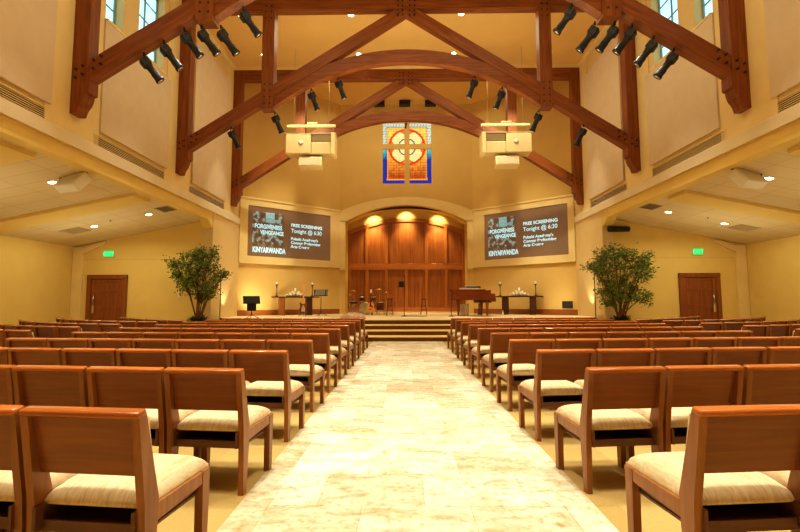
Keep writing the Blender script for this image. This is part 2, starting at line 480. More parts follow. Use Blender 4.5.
# windows high in the nave walls
wi = 1
for s in (-1, 1):
    for (a, b) in WIN:
        if b < 9: continue_near = True
        o = bpy.data.objects.new('window_%d' % wi, None); C.objects.link(o); o['kind'] = 'structure'
        o.location = (s*(WN+.26), (a+b)/2, ZW0); wi += 1
        h = (b-a)/2; H = ZW1-ZW0
        gl = MB().box(-.006, .006, -h, h, 0, H).build('window_pane', M['glassblue'], o)
        fr = MB()
        for (p, q) in ((-h, -h+.06), (h-.06, h)): fr.box(-.04, .04, p, q, 0, H)
        for zz in (0, H-.06): fr.box(-.04, .04, -h, h, zz, zz+.06)
        if b-a > 1: fr.box(-.03, .03, -.03, .03, .05, H-.05)
        for zz in (.62, 1.3, 1.9): fr.box(-.025, .025, -h+.03, h-.03, zz, zz+.045)
        fr.build('window_frame', M['winframe'], o)
        MB().box(min(-s*.2, -s*.36), max(-s*.2, -s*.36), -h-.04, h+.04, -.06, 0).build('window_sill', M['trim'], o)

# acoustic panels and the long air grilles under them
bays = [(5.95, 9.18, 'nearest the camera'), (10.72, 13.93, 'between first and middle trusses'), (15.60, 18.68, 'between middle and rear trusses')]
for s, side in ((-1, 'left'), (1, 'right')):
    for i, (y0, y1, where) in enumerate(bays):
        top = 8.45 if i < 2 else 10.9
        m = MB(); a, b = sorted((s*(WN-.001), s*(WN-.075)))
        m.bbox(a, b, y0+.16, y1+.14, 5.50, top, .012, 1, smooth=False)
        tag(m.build('acoustic_baffle', M['panel']), f'large cream fabric wall panel on the {side} upper wall, {where}', 'wall panel', 'upper wall panels')
        g = thing('air_grille', f'long slotted air vent, {side} wall, below the panel {where}', 'vent', (s*WN, (y0+y1)/2, 5.17), 0, 'long wall vents')
        h = (y1-y0)/2
        MB().box(*sorted((-s*.001, -s*.012)), -h, h, 0, .20).build('backing', M['grill'], g)
        sl = MB()
        for k in range(5): sl.box(*sorted((-s*.012, -s*.03)), -h, h, .004+k*.044, .018+k*.044)
        sl.build('slats', M['trim'] if i < 2 else M['panel'], g)
        f = MB()
        f.box(*sorted((-s*.001, -s*.045)), -h-.03, -h, -.03, .23).box(*sorted((-s*.001, -s*.045)), h, h+.03, -.03, .23)
        f.box(*sorted((-s*.001, -s*.045)), -h, h, .21, .23)
        f.build('frame', M['trim'], g)

# ------------------------------------------------------------------ apse: angled screen walls and centre wall
ANG = math.atan2(YI-YC, WN-XI)
LW = math.hypot(YI-YC, WN-XI)
def wall_frame(s):
    """local x runs left to right along the wall as seen from the hall, -y faces the hall"""
    if s < 0: return Matrix.Translation((-WN, YC, 0)) @ Matrix.Rotation(ANG, 4, 'Z')
    return Matrix.Translation((XI, YI, 0)) @ Matrix.Rotation(-ANG, 4, 'Z')
for s, side in ((-1, 'left'), (1, 'right')):
    W = wall_frame(s)
    struct('wall_screen_'+side, MB().box(0, LW, 0, .3, 0, ZA, W), M['apse'])
    m = MB()
    sx0, sx1 = (.38, 4.84) if s < 0 else (LW-4.84+.12, LW-.30)
    sz0, sz1 = 3.40, 5.80
    d = .07
    m.box(.0, sx0, -d, 0, sz0-.32, sz1+.34, W); m.box(sx1, LW, -d, 0, sz0-.32, sz1+.34, W)
    m.box(sx0, sx1, -d, 0, sz1, sz1+.34, W); m.box(sx0, sx1, -d, 0, sz0-.32, sz0, W)
    m.box(0, LW, -d-.05, -d, sz0-.36, sz0-.28, W); m.box(0, LW, -d-.05, -d, sz1+.30, sz1+.38, W)
    struct('trim_screen_'+side, m, M['trim'])
    struct('baseboard_screen_'+side, MB().box(0, LW, -.03, 0, ZS, ZS+.26, W), M['base'])
    t = thing('projection_screen', f'wide brown projected slide with pale blue writing on the {side} angled wall', 'screen', W @ Vector(((sx0+sx1)/2, -.004, (sz0+sz1)/2)), ANG if s < 0 else -ANG, 'slides beside the stage')
    w, h = (sx1-sx0)/2-.004, (sz1-sz0)/2-.004
    MB().box(-w, w, -.02, 0, -h, h).build('screen_panel', M['screen'], t)
    def text(body, x, z, size, bold=.0, sx=1.0, mat='txt', align='LEFT', name='lettering'):
        return letters(body, size, align, bold, mat, name, t, (x, -.024, z), sx)
    x = -.03
    text('FREE SCREENING', x, .40, .225, .008, 1.02)
    text('Tonight @ 6:30', x, .10, .285, .004, .95)
    text("Pulaski Academy's", x, -.27, .20, .006, 1.04)
    text('Connor Performing', x, -.47, .20, .006, 1.04)
    text('Arts Center', x, -.67, .20, .006, 1.04)
    MB().box(-2.0, -.42, -.0225, -.02, -.72, .95).build('slide_picture', M['slide'], t)
    MB().box(-1.36, -.90, -.024, -.0226, .46, .96).build('slide_banner', M['txtdim'], t)
    text('FORGIVENESS', -1.90, .16, .285, .010, .79)
    text('VENGEANCE', -1.62, -.11, .265, .009, .78)
    text('KINYARWANDA', -1.98, -1.0, .36, .012, .62)

# centre wall with the arched opening
def arc(x0, z0, zp, n=24):
    """points of the shallow arch from (-x0,z0) over (0,zp) to (x0,z0)"""
    hgt = zp-z0; r = (x0*x0+hgt*hgt)/(2*hgt); a = math.asin(x0/r)
    return [(r*math.sin(-a+2*a*k/n), zp-r+r*math.cos(-a+2*a*k/n)) for k in range(n+1)]
XO = 3.28
ain = arc(XO, 5.56, 6.46)
def arch_strip(lo, hi, y0, y1):
    """solid band between two point rows of equal length"""
    m = MB(); n = len(lo)
    vs = [(p[0], y0, p[1]) for p in lo]+[(p[0], y0, p[1]) for p in hi]+[(p[0], y1, p[1]) for p in lo]+[(p[0], y1, p[1]) for p in hi]
    fs = []
    for i in range(n-1):
        fs += [(i, i+1, n+i+1, n+i), (2*n+i+1, 2*n+i, 3*n+i, 3*n+i+1), (i+1, i, 2*n+i, 2*n+i+1), (n+i, n+i+1, 3*n+i+1, 3*n+i)]
    fs += [(0, n, 3*n, 2*n), (n-1, 3*n-1, 4*n-1, 2*n-1)]
    return m.add(vs, fs)
# wall above the arch with four cut-outs for the stained glass
gx0, gx1, gz0, gz1 = -1.27, 1.39, 7.66, 11.08
cx0, cx1, cz0, cz1 = -.09, .20, 9.60, 9.87
m = arch_strip(ain, [(p[0], 7.0) for p in ain], YI, YI+.3)
m.box(-XI-.15, -XO, YI, YI+.3, 0, 7.0).box(XO, XI+.15, YI, YI+.3, 0, 7.0)
m.box(-XI-.15, XI+.15, YI, YI+.3, 7.0, gz0).box(-XI-.15, XI+.15, YI, YI+.3, gz1, ZA)
m.box(-XI-.15, gx0, YI, YI+.3, gz0, gz1).box(gx1, XI+.15, YI, YI+.3, gz0, gz1)
m.box(cx0, cx1, YI, YI+.3, gz0, gz1).box(gx0, cx0, YI, YI+.3, cz0, cz1).box(cx1, gx1, YI, YI+.3, cz0, cz1)
struct('wall_back', m, M['apse'])
aout = arc(XI-.02, 6.13, 6.90)
m = arch_strip([(p[0]*1.0, p[1]) for p in ain], aout, YI-.09, YI-.001)
m.box(-XI+.02, -XO, YI-.09, YI-.001, 2.95, 5.6).box(XO, XI-.02, YI-.09, YI-.001, 2.95, 5.6)
m.prism([(-XO, 5.56), (-XI+.02, 5.56), (-XI+.02, 6.13)], 'Y', YI-.09, YI-.001); m.prism([(XO, 5.56), (XI-.02, 5.56), (XI-.02, 6.13)], 'Y', YI-.09, YI-.001)
struct('trim_arch', m, M['trim'])
# alcove: cheeks, vault and back
YD = 25.15
m = MB().box(-XO-.16, -XO, YI+.3, YD+.3, 0, 5.75).box(XO, XO+.16, YI+.3, YD+.3, 0, 5.75)
m2 = arch_strip([(p[0], p[1]+.02) for p in ain], [(p[0], p[1]+.25) for p in ain], YI+.3, YD+.3)
m.add(m2.v, m2.f)
struct('wall_alcove', m, M['wall'])
struct('wall_alcove_back', MB().box(-XO-.16, XO+.16, YD+.12, YD+.3, 0, 6.7), M['apse'])

m = arch_strip([(p[0], p[1]-.13*max(0, 1-(p[0]/2.1)**2)) for p in ain], [(p[0], p[1]+.005) for p in ain], YI+.28, YI+.33)
struct('trim_cove_shade', m, M['grill'])  # black strip stands in for the dark gap of the cove
# panelled timber doors filling the alcove
DZ0 = ZS+.08
D = bpy.data.objects.new('door_3', None); C.objects.link(D); D['kind'] = 'structure'; D.location = (0, YD, 0)
dtop = arc(XO-.005, 5.20, 5.95)
rz = lambda x: [p for p in dtop]
def dz(x):
    h_ = 5.95-5.20; r_ = ((XO-.005)**2+h_*h_)/(2*h_); return 5.95-r_+math.sqrt(r_*r_-x*x)
pm = arch_strip([(p[0], DZ0) for p in dtop], dtop, .07, .11); pm.build('door_panel', M['stagedoor'], D)
lo = [(p[0]*.965, p[1]-.20) for p in dtop]
arch_strip(lo, dtop, -.02, .07).build('arched_head', M['stagedoorx'], D)
st = MB()
def stile(x0, x1, z0, z1): st.bbox(x0, x1, -.03, .075, z0, z1, .012, 1, smooth=False)
stile(-XO+.01, -XO+.14, DZ0, dz(XO-.14)-.08); stile(XO-.14, XO-.01, DZ0, dz(XO-.14)-.08)
for xc in (-2.22, -1.12, 0, 1.12, 2.22): stile(xc-.085, xc+.085, DZ0+.22, 3.02)
for xc in (-2.22, -1.12, 1.12, 2.22): stile(xc-.085, xc+.085, 3.36, dz(xc)-.12)
st.build('stiles', M['stagestile'], D)
MB().bbox(-XO+.14, XO-.14, -.01, .075, 3.02, 3.36, .012, 1, smooth=False).build('rail', M['stagedoorx'], D)
MB().bbox(-XO+.14, XO-.14, 0, .075, DZ0, DZ0+.22, .012, 1, smooth=False).build('bottom_rail', M['stagedoorx'], D)
gp = MB()
xs = [-XO+.14, -2.22, -1.12, 0, 1.12, 2.22, XO-.14]
for i in range(6):
    for k in range(1, 5):
        x = xs[i]+(xs[i+1]-xs[i])*k/5
        gp.box(x-.005, x+.005, .066, .071, DZ0+.23, 3.0)
        gp.box(x-.005, x+.005, .066, .071, 3.38, dz(x)-.22)
gp.build('board_gaps', M['rack'], D)

# ------------------------------------------------------------------ stage with carpeted steps
YF = 16.0
sm = MB()
sm.prism([(-5.6, YF), (5.6, YF), (WN-.01, 18.6), (WN-.01, YC), (XI, YI), (-XI, YI), (-WN+.01, YC), (-WN+.01, 18.6)], 'Z', 0, ZS)
sm.box(-XO, XO, YI, YD+.05, 0, ZS)
struct('stage_floor', sm, M['stage'])
struct('stage_threshold', MB().box(-XO+.01, XO-.01, YI+.35, YD+.06, ZS, DZ0), M['nosing'])
ds = MB(); ds.prism([(-5.61, YF-.02), (5.61, YF-.02), (WN-.02, 18.57), (WN-.02, 18.6), (5.6, YF), (-5.6, YF), (-WN+.02, 18.6), (-WN+.02, 18.57)], 'Z', 0, ZS-.02)
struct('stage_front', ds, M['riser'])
y = 14.2
tr, rs_ = MB(), MB()
for k in range(3):
    z = ZS/4*(k+1)
    tr.box(-1.75, 1.75, y+.012, YF-.021, z-ZS/4+.001 if k else 0, z)
    rs_.box(-1.752, 1.752, y-.004, y+.012, z-ZS/4, z-.030)
    tr.box(-1.752, 1.752, y-.012, y+.012, z-.030, z)
    y += .6
struct('stage_steps', tr, M['nosing'])
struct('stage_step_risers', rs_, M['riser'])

# ------------------------------------------------------------------ stained glass
def glass_color(x, z):
    cx, cz = .055, 9.735
    e = min(x-gx0, gx1-x, z-gz0, gz1-z)
    f = (z-gz0)/(gz1-gz0)
    q = 1+.25*math.sin(x*37.7+z*13.1)*math.sin(z*29.3)
    if e < .20:
        if f > .55: a = (.35, .50, .55)
        else: a = (.02, .06, .48)
        t = max(0, min(1, (f-.40)/.25))
        b1 = (.01, .03, .42); b2 = (.03, .42, .62); b3 = (.45, .58, .55)
        if t < .5: a = [b1[i]+(b2[i]-b1[i])*t*2 for i in range(3)]
        else: a = [b2[i]+(b3[i]-b2[i])*(t-.5)*2 for i in range(3)]
        return [v*q for v in a]
    if e < .235 and f > .1: return (.02, .03, .10)
    dx, dz_ = x-cx, z-cz; r = math.hypot(dx, dz_)
    if e < .29: return (.95, .55, .10) if f > .4 else (.85, .35, .05)
    if abs(r-.98) < .06: return (.55, .06, .01)
    if r < .92:
        # four-lobed rose
        lob = min(math.hypot(dx-sx*.42, dz_-sz*.42) for sx in (-1, 1) for sz in (-1, 1))
        if abs(r-.46) < .045: return (.12, .20, .22)
        if r < .42: return (.95, .80, .42)
        if abs(lob-.45) < .05: return (.75, .12, .02)
        if lob < .45: return [v*q for v in (.95, .75, .34)]
        return (.90, .32, .03)
    k = max(0, min(1, (f-.12)/.5))
    lo, hi = (.42, .07, .005), (1.0, .55, .08)
    w = .8+.4*((math.sin(math.floor(x/.15)*12.99+math.floor(z/.15)*78.23)*43758.5) % 1)
    return [min(1, (lo[i]+(hi[i]-lo[i])*k)*w) for i in range(3)]
SG = thing('stained_glass_window', 'square stained glass window with a rose circle divided by a plaster cross', 'window', (0, YI+.12, 0))
for (a, b, c, d) in ((gx0, cx0, cz1, gz1), (cx1, gx1, cz1, gz1), (gx0, cx0, gz0, cz0), (cx1, gx1, gz0, cz0)):
    n1 = int((b-a)/.03); n2 = int((d-c)/.03)
    me = bpy.data.meshes.new('glass_pane'); vs = []; fs = []; cols = []
    for j in range(n2+1):
        for i in range(n1+1): vs.append((a+(b-a)*i/n1, 0, c+(d-c)*j/n2))
    for j in range(n2):
        for i in range(n1):
            k = j*(n1+1)+i; fs.append((k, k+1, k+n1+2, k+n1+1))
            cols.append(glass_color(a+(b-a)*(i+.5)/n1, c+(d-c)*(j+.5)/n2))
    me.from_pydata(vs, [], fs); me.update()
    ca = me.color_attributes.new('Col', 'FLOAT_COLOR', 'CORNER')
    for p, col in zip(me.polygons, cols):
        for li in p.loop_indices: ca.data[li].color = (*col, 1)
    me.materials.append(M['stained'])
    o = bpy.data.objects.new('glass_pane', me); C.objects.link(o); o.parent = SG
    lead = MB()
    x = a
    for k in range(1, int((b-a)/.15)): lead.box(a+.15*k-.004, a+.15*k+.004, -.012, -.002, c, d)
    for k in range(1, int((d-c)/.15)): lead.box(a, b, -.012, -.002, c+.15*k-.004, c+.15*k+.004)
    lead.build('lead_lines', M['grill'], o)

# ------------------------------------------------------------------ timber trusses
BOLT = MB().lathe([(0, -.025), (.028, -.025), (.028, .025), (0, .025)], 6, Matrix.Rotation(PI/2, 4, 'X'), False).mesh('bolt', M['grill'])
def truss(yf, label, up=0):
    t = thing('timber_truss', label, 'truss', (0, yf, up), 0, 'timber trusses across the nave')
    for s in (-1, 1):
        P = lambda pts: [(s*a, b) for a, b in pts]
        post = [(7.748, 5.47), (7.56, 5.47), (7.53, 5.58), (7.49, 5.66), (7.43, 5.74), (7.39, 5.86), (7.38, 5.95), (7.31, 5.97), (7.31, 6.26), (7.35, 6.28), (7.35, 11.62-up), (7.748, 11.62-up)]
        MB().prism(P(post), 'Y', -.02, .30).build('post', M['beamz'], t)
        raf = [(7.349, 6.24), (7.349, 6.73), (.35, 11.168), (.001, 11.168), (.001, 10.97)]
        MB().prism(P(raf), 'Y', 0, .28).build('rafter', M['beaml' if s < 0 else 'beamr'], t)
        MB().box(min(s*4.9, s*4.49), max(s*4.9, s*4.49), -.045, .325, 7.66, 11.169).build('queen_post', M['beamz'], t)
    MB().box(-7.349, 7.349, -.02, .30, 11.17, 11.62-up).build('tie_beam', M['beam'], t)
    lo, hi = [], []
    r_ = 7.3
    for k in range(29):
        x = -4.48+8.96*k/28
        zl = 9.29-r_+math.sqrt(r_*r_-x*x)
        zh = min(9.73-r_*1.02+math.sqrt((r_*1.02)**2-x*x), 10.87-.63*abs(x)+.25)
        lo.append((x, zl)); hi.append((x, max(zh, zl+.05)))
    arch_strip(lo, hi, .015, .265).build('arched_collar', M['beam'], t)
    def bolt(x, z):
        o = bpy.data.objects.new('bolt', BOLT); C.objects.link(o); o.parent = t; o.location = (x, -.035, z)
    for s in (-1, 1):
        for (i, j) in ((0,0),(1,0),(0,1),(1,1)):
            bolt(s*(7.62-.16*i), 6.30+.2*j+.08*i)
            bolt(s*(7.22-.17*i), 6.52+.2*j+.10*i)
        for j in range(4):
            for i in (0, 1): bolt(s*(4.79-.19*i), 7.85+.22*j)
        for j in (0, 1, 2):
            for i in (0, 1): bolt(s*(4.79-.19*i), 10.85+.22*j)
        for j in range(4):
            for i in (0, 1): bolt(s*(.12+.16*i), 10.93+.17*j)
    return t
truss(YT[0], 'brown timber roof truss nearest the camera, holding rows of black spotlights', .09)
truss(YT[1], 'brown timber roof truss with arched collar, the middle one of the three', .06)
truss(YT[2], 'brown timber roof truss farthest back, just in front of the stage')

# ------------------------------------------------------------------ stage spotlights on the trusses
def make_spot():
    t = thing('stage_spotlight', 'x', 'spotlight', (0,0,0), 0, 'black spotlights on the trusses')
    ax = Matrix.Rotation(PI, 4, 'X')      # barrel points down -Z
    MB().lathe([(.08, -.02), (.095, 0), (.095, .18), (.08, .20), (.078, .34), (.09, .36), (.09, .50), (.105, .51), (.105, .56), (.06, .56)], 14, ax).build('barrel', M['black'], t)
    MB().bbox(-.105, .105, -.105, .105, -.16, .03, .03, 2).build('housing', M['black'], t)
    MB().lathe([(.07, .561), (.07, .566)], 14, ax).build('lens', M['chrome'], t)
    return t
def clamp_for(t, top_local):
    pass
spots = [(-6.03, 6.74), (-5.57, 7.02), (-5.10, 7.35), (-4.70, 7.55), (-4.24, 7.92), (-3.72, 8.13)]
words = ['lowest', 'second from the bottom', 'third from the bottom', 'fourth from the bottom', 'fifth from the bottom', 'sixth from the bottom']
UP = (.09, .06, 0)
def under_truss(x, i):
    c = [6.24+(7.349-x)*.6436]
    for q in (x-.12, x, x+.12):
        if abs(q) < 4.48: c.append(9.29-7.3+math.sqrt(7.3**2-q*q))
        if 4.45 < abs(q) < 4.94: c.append(7.66)
    return min(c)+UP[i]-.02
drop = {}
first = make_spot()
SP = []
for s, side in ((-1, 'left'), (1, 'right')):
    for (x, z), w in zip(spots, words): SP.append((s*(abs(x)+.13), YT[0]+.14, z+.03, s, f'black spotlight hanging under the {side} slope of the nearest truss, {w}', .80))
    for (x, z), w in zip([(-5.95, 6.94), (-4.47, 7.80), (-3.25, 8.53), (-2.33, 8.95)], ['lowest on the slope', 'beside the upright post', 'above the post', 'beside the arched collar']):
        SP.append((s*abs(x), YT[1]+.14, z, s, f'black spotlight on the {side} half of the middle truss, {w}', .42))
SP.append((0, YT[2]+.14, 9.52, 1, 'small black spotlight under the middle of the rear truss collar', .12))
for i, (x, y, z, s, lab, tilt) in enumerate(SP):
    o = first if i == 0 else first.copy()
    if i: C.objects.link(o)
    kids = list(first.children) if i else []
    o['label'] = lab
    zb = under_truss(abs(x), 0 if y < 12 else 1 if y < 17 else 2)
    zl = min(z+.22, zb-.19); drop[o.name] = zb-zl-.004
    if 'small' in lab: zl = zb-.08; drop[o.name] = .18; o.scale = (.4, .4, .4)
    o.location = (x, y, zl)
    d = Vector((-s*tilt*.95, .42, -1)).normalized()
    o.rotation_euler = d.to_track_quat('-Z', 'Y').to_euler()
    for ch in kids:
        c = ch.copy(); C.objects.link(c); c.parent = o
# short yokes: each its own bracket part under its spotlight
bpy.context.view_layer.update()
for o in [q for q in C.objects if q.name.startswith('stage_spotlight')]:
    ml = o.rotation_euler.to_matrix().to_4x4().inverted()
    up = ml.to_3x3() @ Vector((0, 0, 1))
    side_ = Vector((1, 0, 0))
    L_ = drop[o.name]; yk = MB().tube([up*.10, up*L_], .022, 6)
    yk.tube([Vector((-.115, 0, -.05)), Vector((-.115, 0, -.05))+up*.11, up*.15, Vector((.115, 0, -.05))+up*.11, Vector((.115, 0, -.05))], .012, 5)
    yk.build('yoke', M['black'], o)

# ------------------------------------------------------------------ hung loudspeaker clusters
for s, side in ((-1, 'left'), (1, 'right')):
    t = thing('speaker_cluster', f'cream loudspeaker cluster hung on cables, {side} of the stained glass window', 'loudspeaker', (s*3.95+(.12 if s > 0 else .04), 18.0, 7.2), 0, 'hung loudspeaker clusters')
    k = -s
    MB().bbox(-1.0, 1.0, -.05, .05, 1.22, 1.31, .01, 1).build('top_bar', M['trim'], t)
    MB().bbox(-.18, .25, -.04, .04, 1.36, 1.41, .01, 1).build('hanging_plate', M['trim'], t)
    lo, hi = sorted((-k*1.0, k*.02)); MB().bbox(lo, hi, -.2, .45, .06, .86, .02, 1).build('horn_speaker', M['speaker'], t)
    MB().lathe([(.0, 0), (.10, 0), (.10, .012), (0, .012)], 16, Matrix.Translation((-k*.38, -.2, .5)) @ Matrix.Rotation(PI/2, 4, 'X')).build('driver', M['meshgrey'], t)
    lo, hi = sorted((k*.03, k*.84)); MB().bbox(lo, hi, -.14, .45, .06, .54, .02, 1).build('lower_speaker', M['speaker'], t)
    MB().bbox(lo, hi, -.10, .45, .55, .86, .02, 1).build('speaker_grille', M['meshgrey'], t)
    lo, hi = sorted((k*.85, k*1.0)); MB().bbox(lo, hi, -.22, .48, .04, .9, .01, 1).build('side_plate', M['trim'], t)
    MB().box(-1.03, 1.03, -.2, .48, .87, .90).build('top_board', M['meshgrey'], t)
    MB().bbox(-.46, .48, -.1, .35, -.10, -.03, .01, 1).build('lower_bracket', M['meshgrey'], t)
    q = Matrix.Translation((0, 0, -.32)) @ Matrix.Rotation(R(-12), 4, 'X')
    MB().bbox(-.46, .48, -.2, .2, -.20, .20, .02, 1, q).build('sub_speaker', M['speaker'], t)
    MB().bbox(-.40, .42, -.215, -.2, -.17, .15, .004, 1, q).build('sub_grille', M['meshgrey'], t)
    cb_ = MB()
    for x in (-.9, .9):
        cb_.tube([(x, .0, .9), (x, .0, 1.25)], .008, 5)
        cb_.tube([(x*.8, .0, 1.3), (x*.8, 0, ZC-7.2)], .008, 5)
    cb_.tube([(0, .1, -.05), (0, .1, .07)], .02, 6)
    cb_.build('cables', M['steel'], t)

# black speakers on the ceiling line over the stage
for x, w in ((-1.45, 'left'), (-.06, 'middle'), (1.34, 'right')):
    t = thing('hanging_floodlight', f'small black floodlight high above the stained glass, {w} of three', 'light', (x, 23.6, 11.85), 0, 'three black floodlights')
    MB().bbox(-.30, .30, -.16, .16, -.05, .22, .02, 1).build('housing', M['black'], t)
    MB().box(-.24, .24, -.172, -.161, .0, .18).build('lens', M['grill'], t)
    MB().tube([(-.2, 0, .21), (-.2, 0, ZA-11.85)], .015, 6).tube([(.2, 0, .21), (.2, 0, ZA-11.85)], .015, 6).build('bracket', M['black'], t)

# ------------------------------------------------------------------ recessed downlights
DL = thing('recessed_downlight', 'x', 'light', (0,0,0), 0, 'recessed ceiling lights')
MB().lathe([(.085, -.004), (.13, -.018), (.145, -.012), (.145, 0), (.085, 0)], 24).build('trim_ring', M['trim'], DL)
MB().lathe([(.0, -.008), (.10, -.008), (.10, -.003), (0, -.003)], 24).build('lens', M['lamp'], DL)
DLs = []
for j, (y, wy) in enumerate(((15.8, 'nearer row'), (18.45, 'row closer to the stage'))):
    for x, wx in ((-6.1, 'far left'), (-2.03, 'left of centre'), (2.03, 'right of centre'), (6.1, 'far right')):
        DLs.append((x, y, ZC, f'round downlight in the high nave ceiling, {wy}, {wx}', 'downlights in the nave ceiling', 0))
for s, side in ((-1, 'left'), (1, 'right')):
    for (x, y, w) in ((11.0, 15.55, 'near the exit sign'), (9.03, 15.45, 'closer to the tree'), (9.05, 11.17, 'beside the angled white speaker')):
        DLs.append((s*x, y, zside(x), f'round downlight in the {side} low ceiling, {w}', 'downlights in the low ceilings', s))
for i, (x, y, z, lab, g, s) in enumerate(DLs):
    o = DL if i == 0 else dup(DL, (0,0,0), 0, lab)
    o.location = (x, y, z); o['label'] = lab; o['group'] = g
    if s: o.rotation_euler = (0, math.atan(.2)*s, 0)

# ceiling speakers, vents of the side aisles
for s, side in ((-1, 'left'), (1, 'right')):
    t = thing('ceiling_speaker', f'angled cream loudspeaker on a bracket under the {side} low ceiling', 'loudspeaker', (s*8.35, 10.95, 4.40), 0, 'low ceiling loudspeakers')
    q = Matrix.Translation((-s*.0, .0, -.16)) @ Matrix.Rotation(R(18)*s, 4, 'Z') @ Matrix.Rotation(R(-38), 4, 'X')
    MB().bbox(-.36, .36, -.12, .12, -.26, .22, .02, 1, q).build('cabinet', M['white'], t)
    MB().bbox(-.33, .33, -.132, -.12, -.23, .18, .004, 1, q).build('grille', M['white'], t)
    MB().tube([(-.34, .05, .10), (.3, .05, .10)], .025, 6).tube([(-s*-.38, .05, -.2), (-s*-.38, .05, .08)], .02, 6).tube([(-.2, .08, .08), (-.2, .08, -.1)], .02, 6).tube([(.2, .08, .06), (.2, .08, -.1)], .02, 6).build('bracket', M['grill'], t)
    for (x, y, w, hx, hy, lab) in ((11.7, 15.6, 'square', .32, .30, f'flat square air vent in the {side} low ceiling above the exit sign'), (8.3, 15.2, 'square', .2, .30, f'small dark air vent in the {side} low ceiling near the tree')):
        v = thing('ceiling_vent', lab, 'vent', (s*x, y, zside(x)-.002), 0, 'low ceiling vents')
        v.rotation_euler = (0, math.atan(.2)*s, 0)
        MB().box(-hx, hx, -hy, hy, -.012, -.004).build('backing', M['meshgrey'] if x > 9 else M['grill'], v)
        f = MB()
        for (a, b, c, d) in ((-hx-.03, -hx, -hy-.03, hy+.03), (hx, hx+.03, -hy-.03, hy+.03), (-hx, hx, -hy-.03, -hy), (-hx, hx, hy, hy+.03)): f.box(a, b, c, d, -.02, 0)
        f.build('frame', M['meshgrey'], v)
        f = MB()
        for k in range(7): f.box(-hx, hx, -hy+.04+k*hy*.27, -hy+.055+k*hy*.27, -.02, -.012)
        f.build('louvres', M['meshgrey'], v)
    # sprinkler
    p = MB().lathe([(.012, 0), (.012, -.05), (.03, -.055), (.03, -.06), (.01, -.07)][::-1], 10, Matrix.Translation((s*10.2, 15.2, zside(10.2)-.0)))
    tag(p.build('sprinkler_head', M['steel']), f'tiny sprinkler head between the two downlights of the {side} low ceiling', 'sprinkler', 'sprinkler heads')

# exit signs and doors in the back walls
for i, (s, side, xd) in enumerate(((-1, 'left', -11.88), (1, 'right', 11.43))):
    xe = -11.86 if s < 0 else 11.42
    t = thing('exit_sign', f'green lit EXIT sign above the {side} door', 'sign', (xe, YB-.002, 3.17), 0, 'exit signs')
    MB().bbox(-.20, .20, -.07, 0, -.13, .13, .012, 1).build('housing', M['white'], t)
    MB().box(-.185, .185, -.076, -.071, -.115, .115).build('face', M['green'], t)
    letters('EXIT', .21, 'CENTER', .004, 'exitdark', 'lettering', t, (0, -.079, -.072))
    # door
    d = bpy.data.objects.new('door_%d' % (i+1), None); C.objects.link(d); d['kind'] = 'structure'; d.location = (xd, YB, 0)
    w = .80; hgt = 2.32
    f = MB()
    f.bbox(-w, -w+.17, -.09, -.002, 0, hgt, .015, 1, smooth=False).bbox(w-.17, w, -.09, -.002, 0, hgt, .015, 1, smooth=False).bbox(-w, w, -.10, -.002, hgt-.16, hgt+.01, .015, 1, smooth=False)
    f.build('door_frame', M['door'], d)
    lf = MB().box(-w+.17, w-.17, -.035, -.002, .01, hgt-.16); lfo = lf.build('door_leaf', M['door'], d)
    rl = MB()
    a, b = -w+.18, w-.18
    rl.bbox(a, a+.13, -.05, -.036, .02, hgt-.17, .006, 1).bbox(b-.13, b, -.05, -.036, .02, hgt-.17, .006, 1)
    for z0, z1 in ((.02, .25), (.95, 1.10), (1.62, 1.74), (hgt-.30, hgt-.17)): rl.bbox(a+.13, b-.13, -.05, -.036, z0, z1, .006, 1)
    rl.bbox(-.05, .05, -.049, -.036, .25, 1.62, .006, 1)
    rl.build('door_stiles', M['door'], lfo)
    sx = -1 if s < 0 else 1
    MB().bbox(sx*(w-.30)-.05, sx*(w-.30)+.05, -.10, -.051, .80, 1.15, .02, 2).tube([(sx*(w-.30), -.09, 1.1), (sx*(w-.30), -.09, 1.55)], .02, 8).build('door_handle', M['chrome'], lfo)

t = thing('bar_speaker', 'black bar-shaped fixture mounted high on the right back wall above the tree', 'loudspeaker', (8.34, YB-.12, 4.07))
MB().tube([(-.40, 0, 0), (.40, 0, 0)], .11, 14).build('body', M['black'], t)
MB().bbox(-.12, .12, .06, .097, -.06, .06, .008, 1).build('bracket', M['black'], t)
W = wall_frame(1)
t = thing('wall_plate', 'small black wall plate on the right angled wall beyond the console table', 'wall plate', W @ Vector((LW-.45, -.002, 1.08)), -ANG)
MB().bbox(-.24, .24, -.05, 0, -.16, .16, .01, 1).build('frame', M['black'], t)
MB().box(-.19, .19, -.056, -.051, -.11, .11).build('screen', M['grill'], t)

# thermostat-like plate on the left back wall by the tree
t = MB().bbox(-.05, .05, -.03, 0, -.1, .1, .01, 1)
o = t.build('wall_thermostat', M['white']); o.location = (-9.0, YB-.002, 1.5); tag(o, 'small pale wall plate on the left back wall beside the tree', 'wall plate')

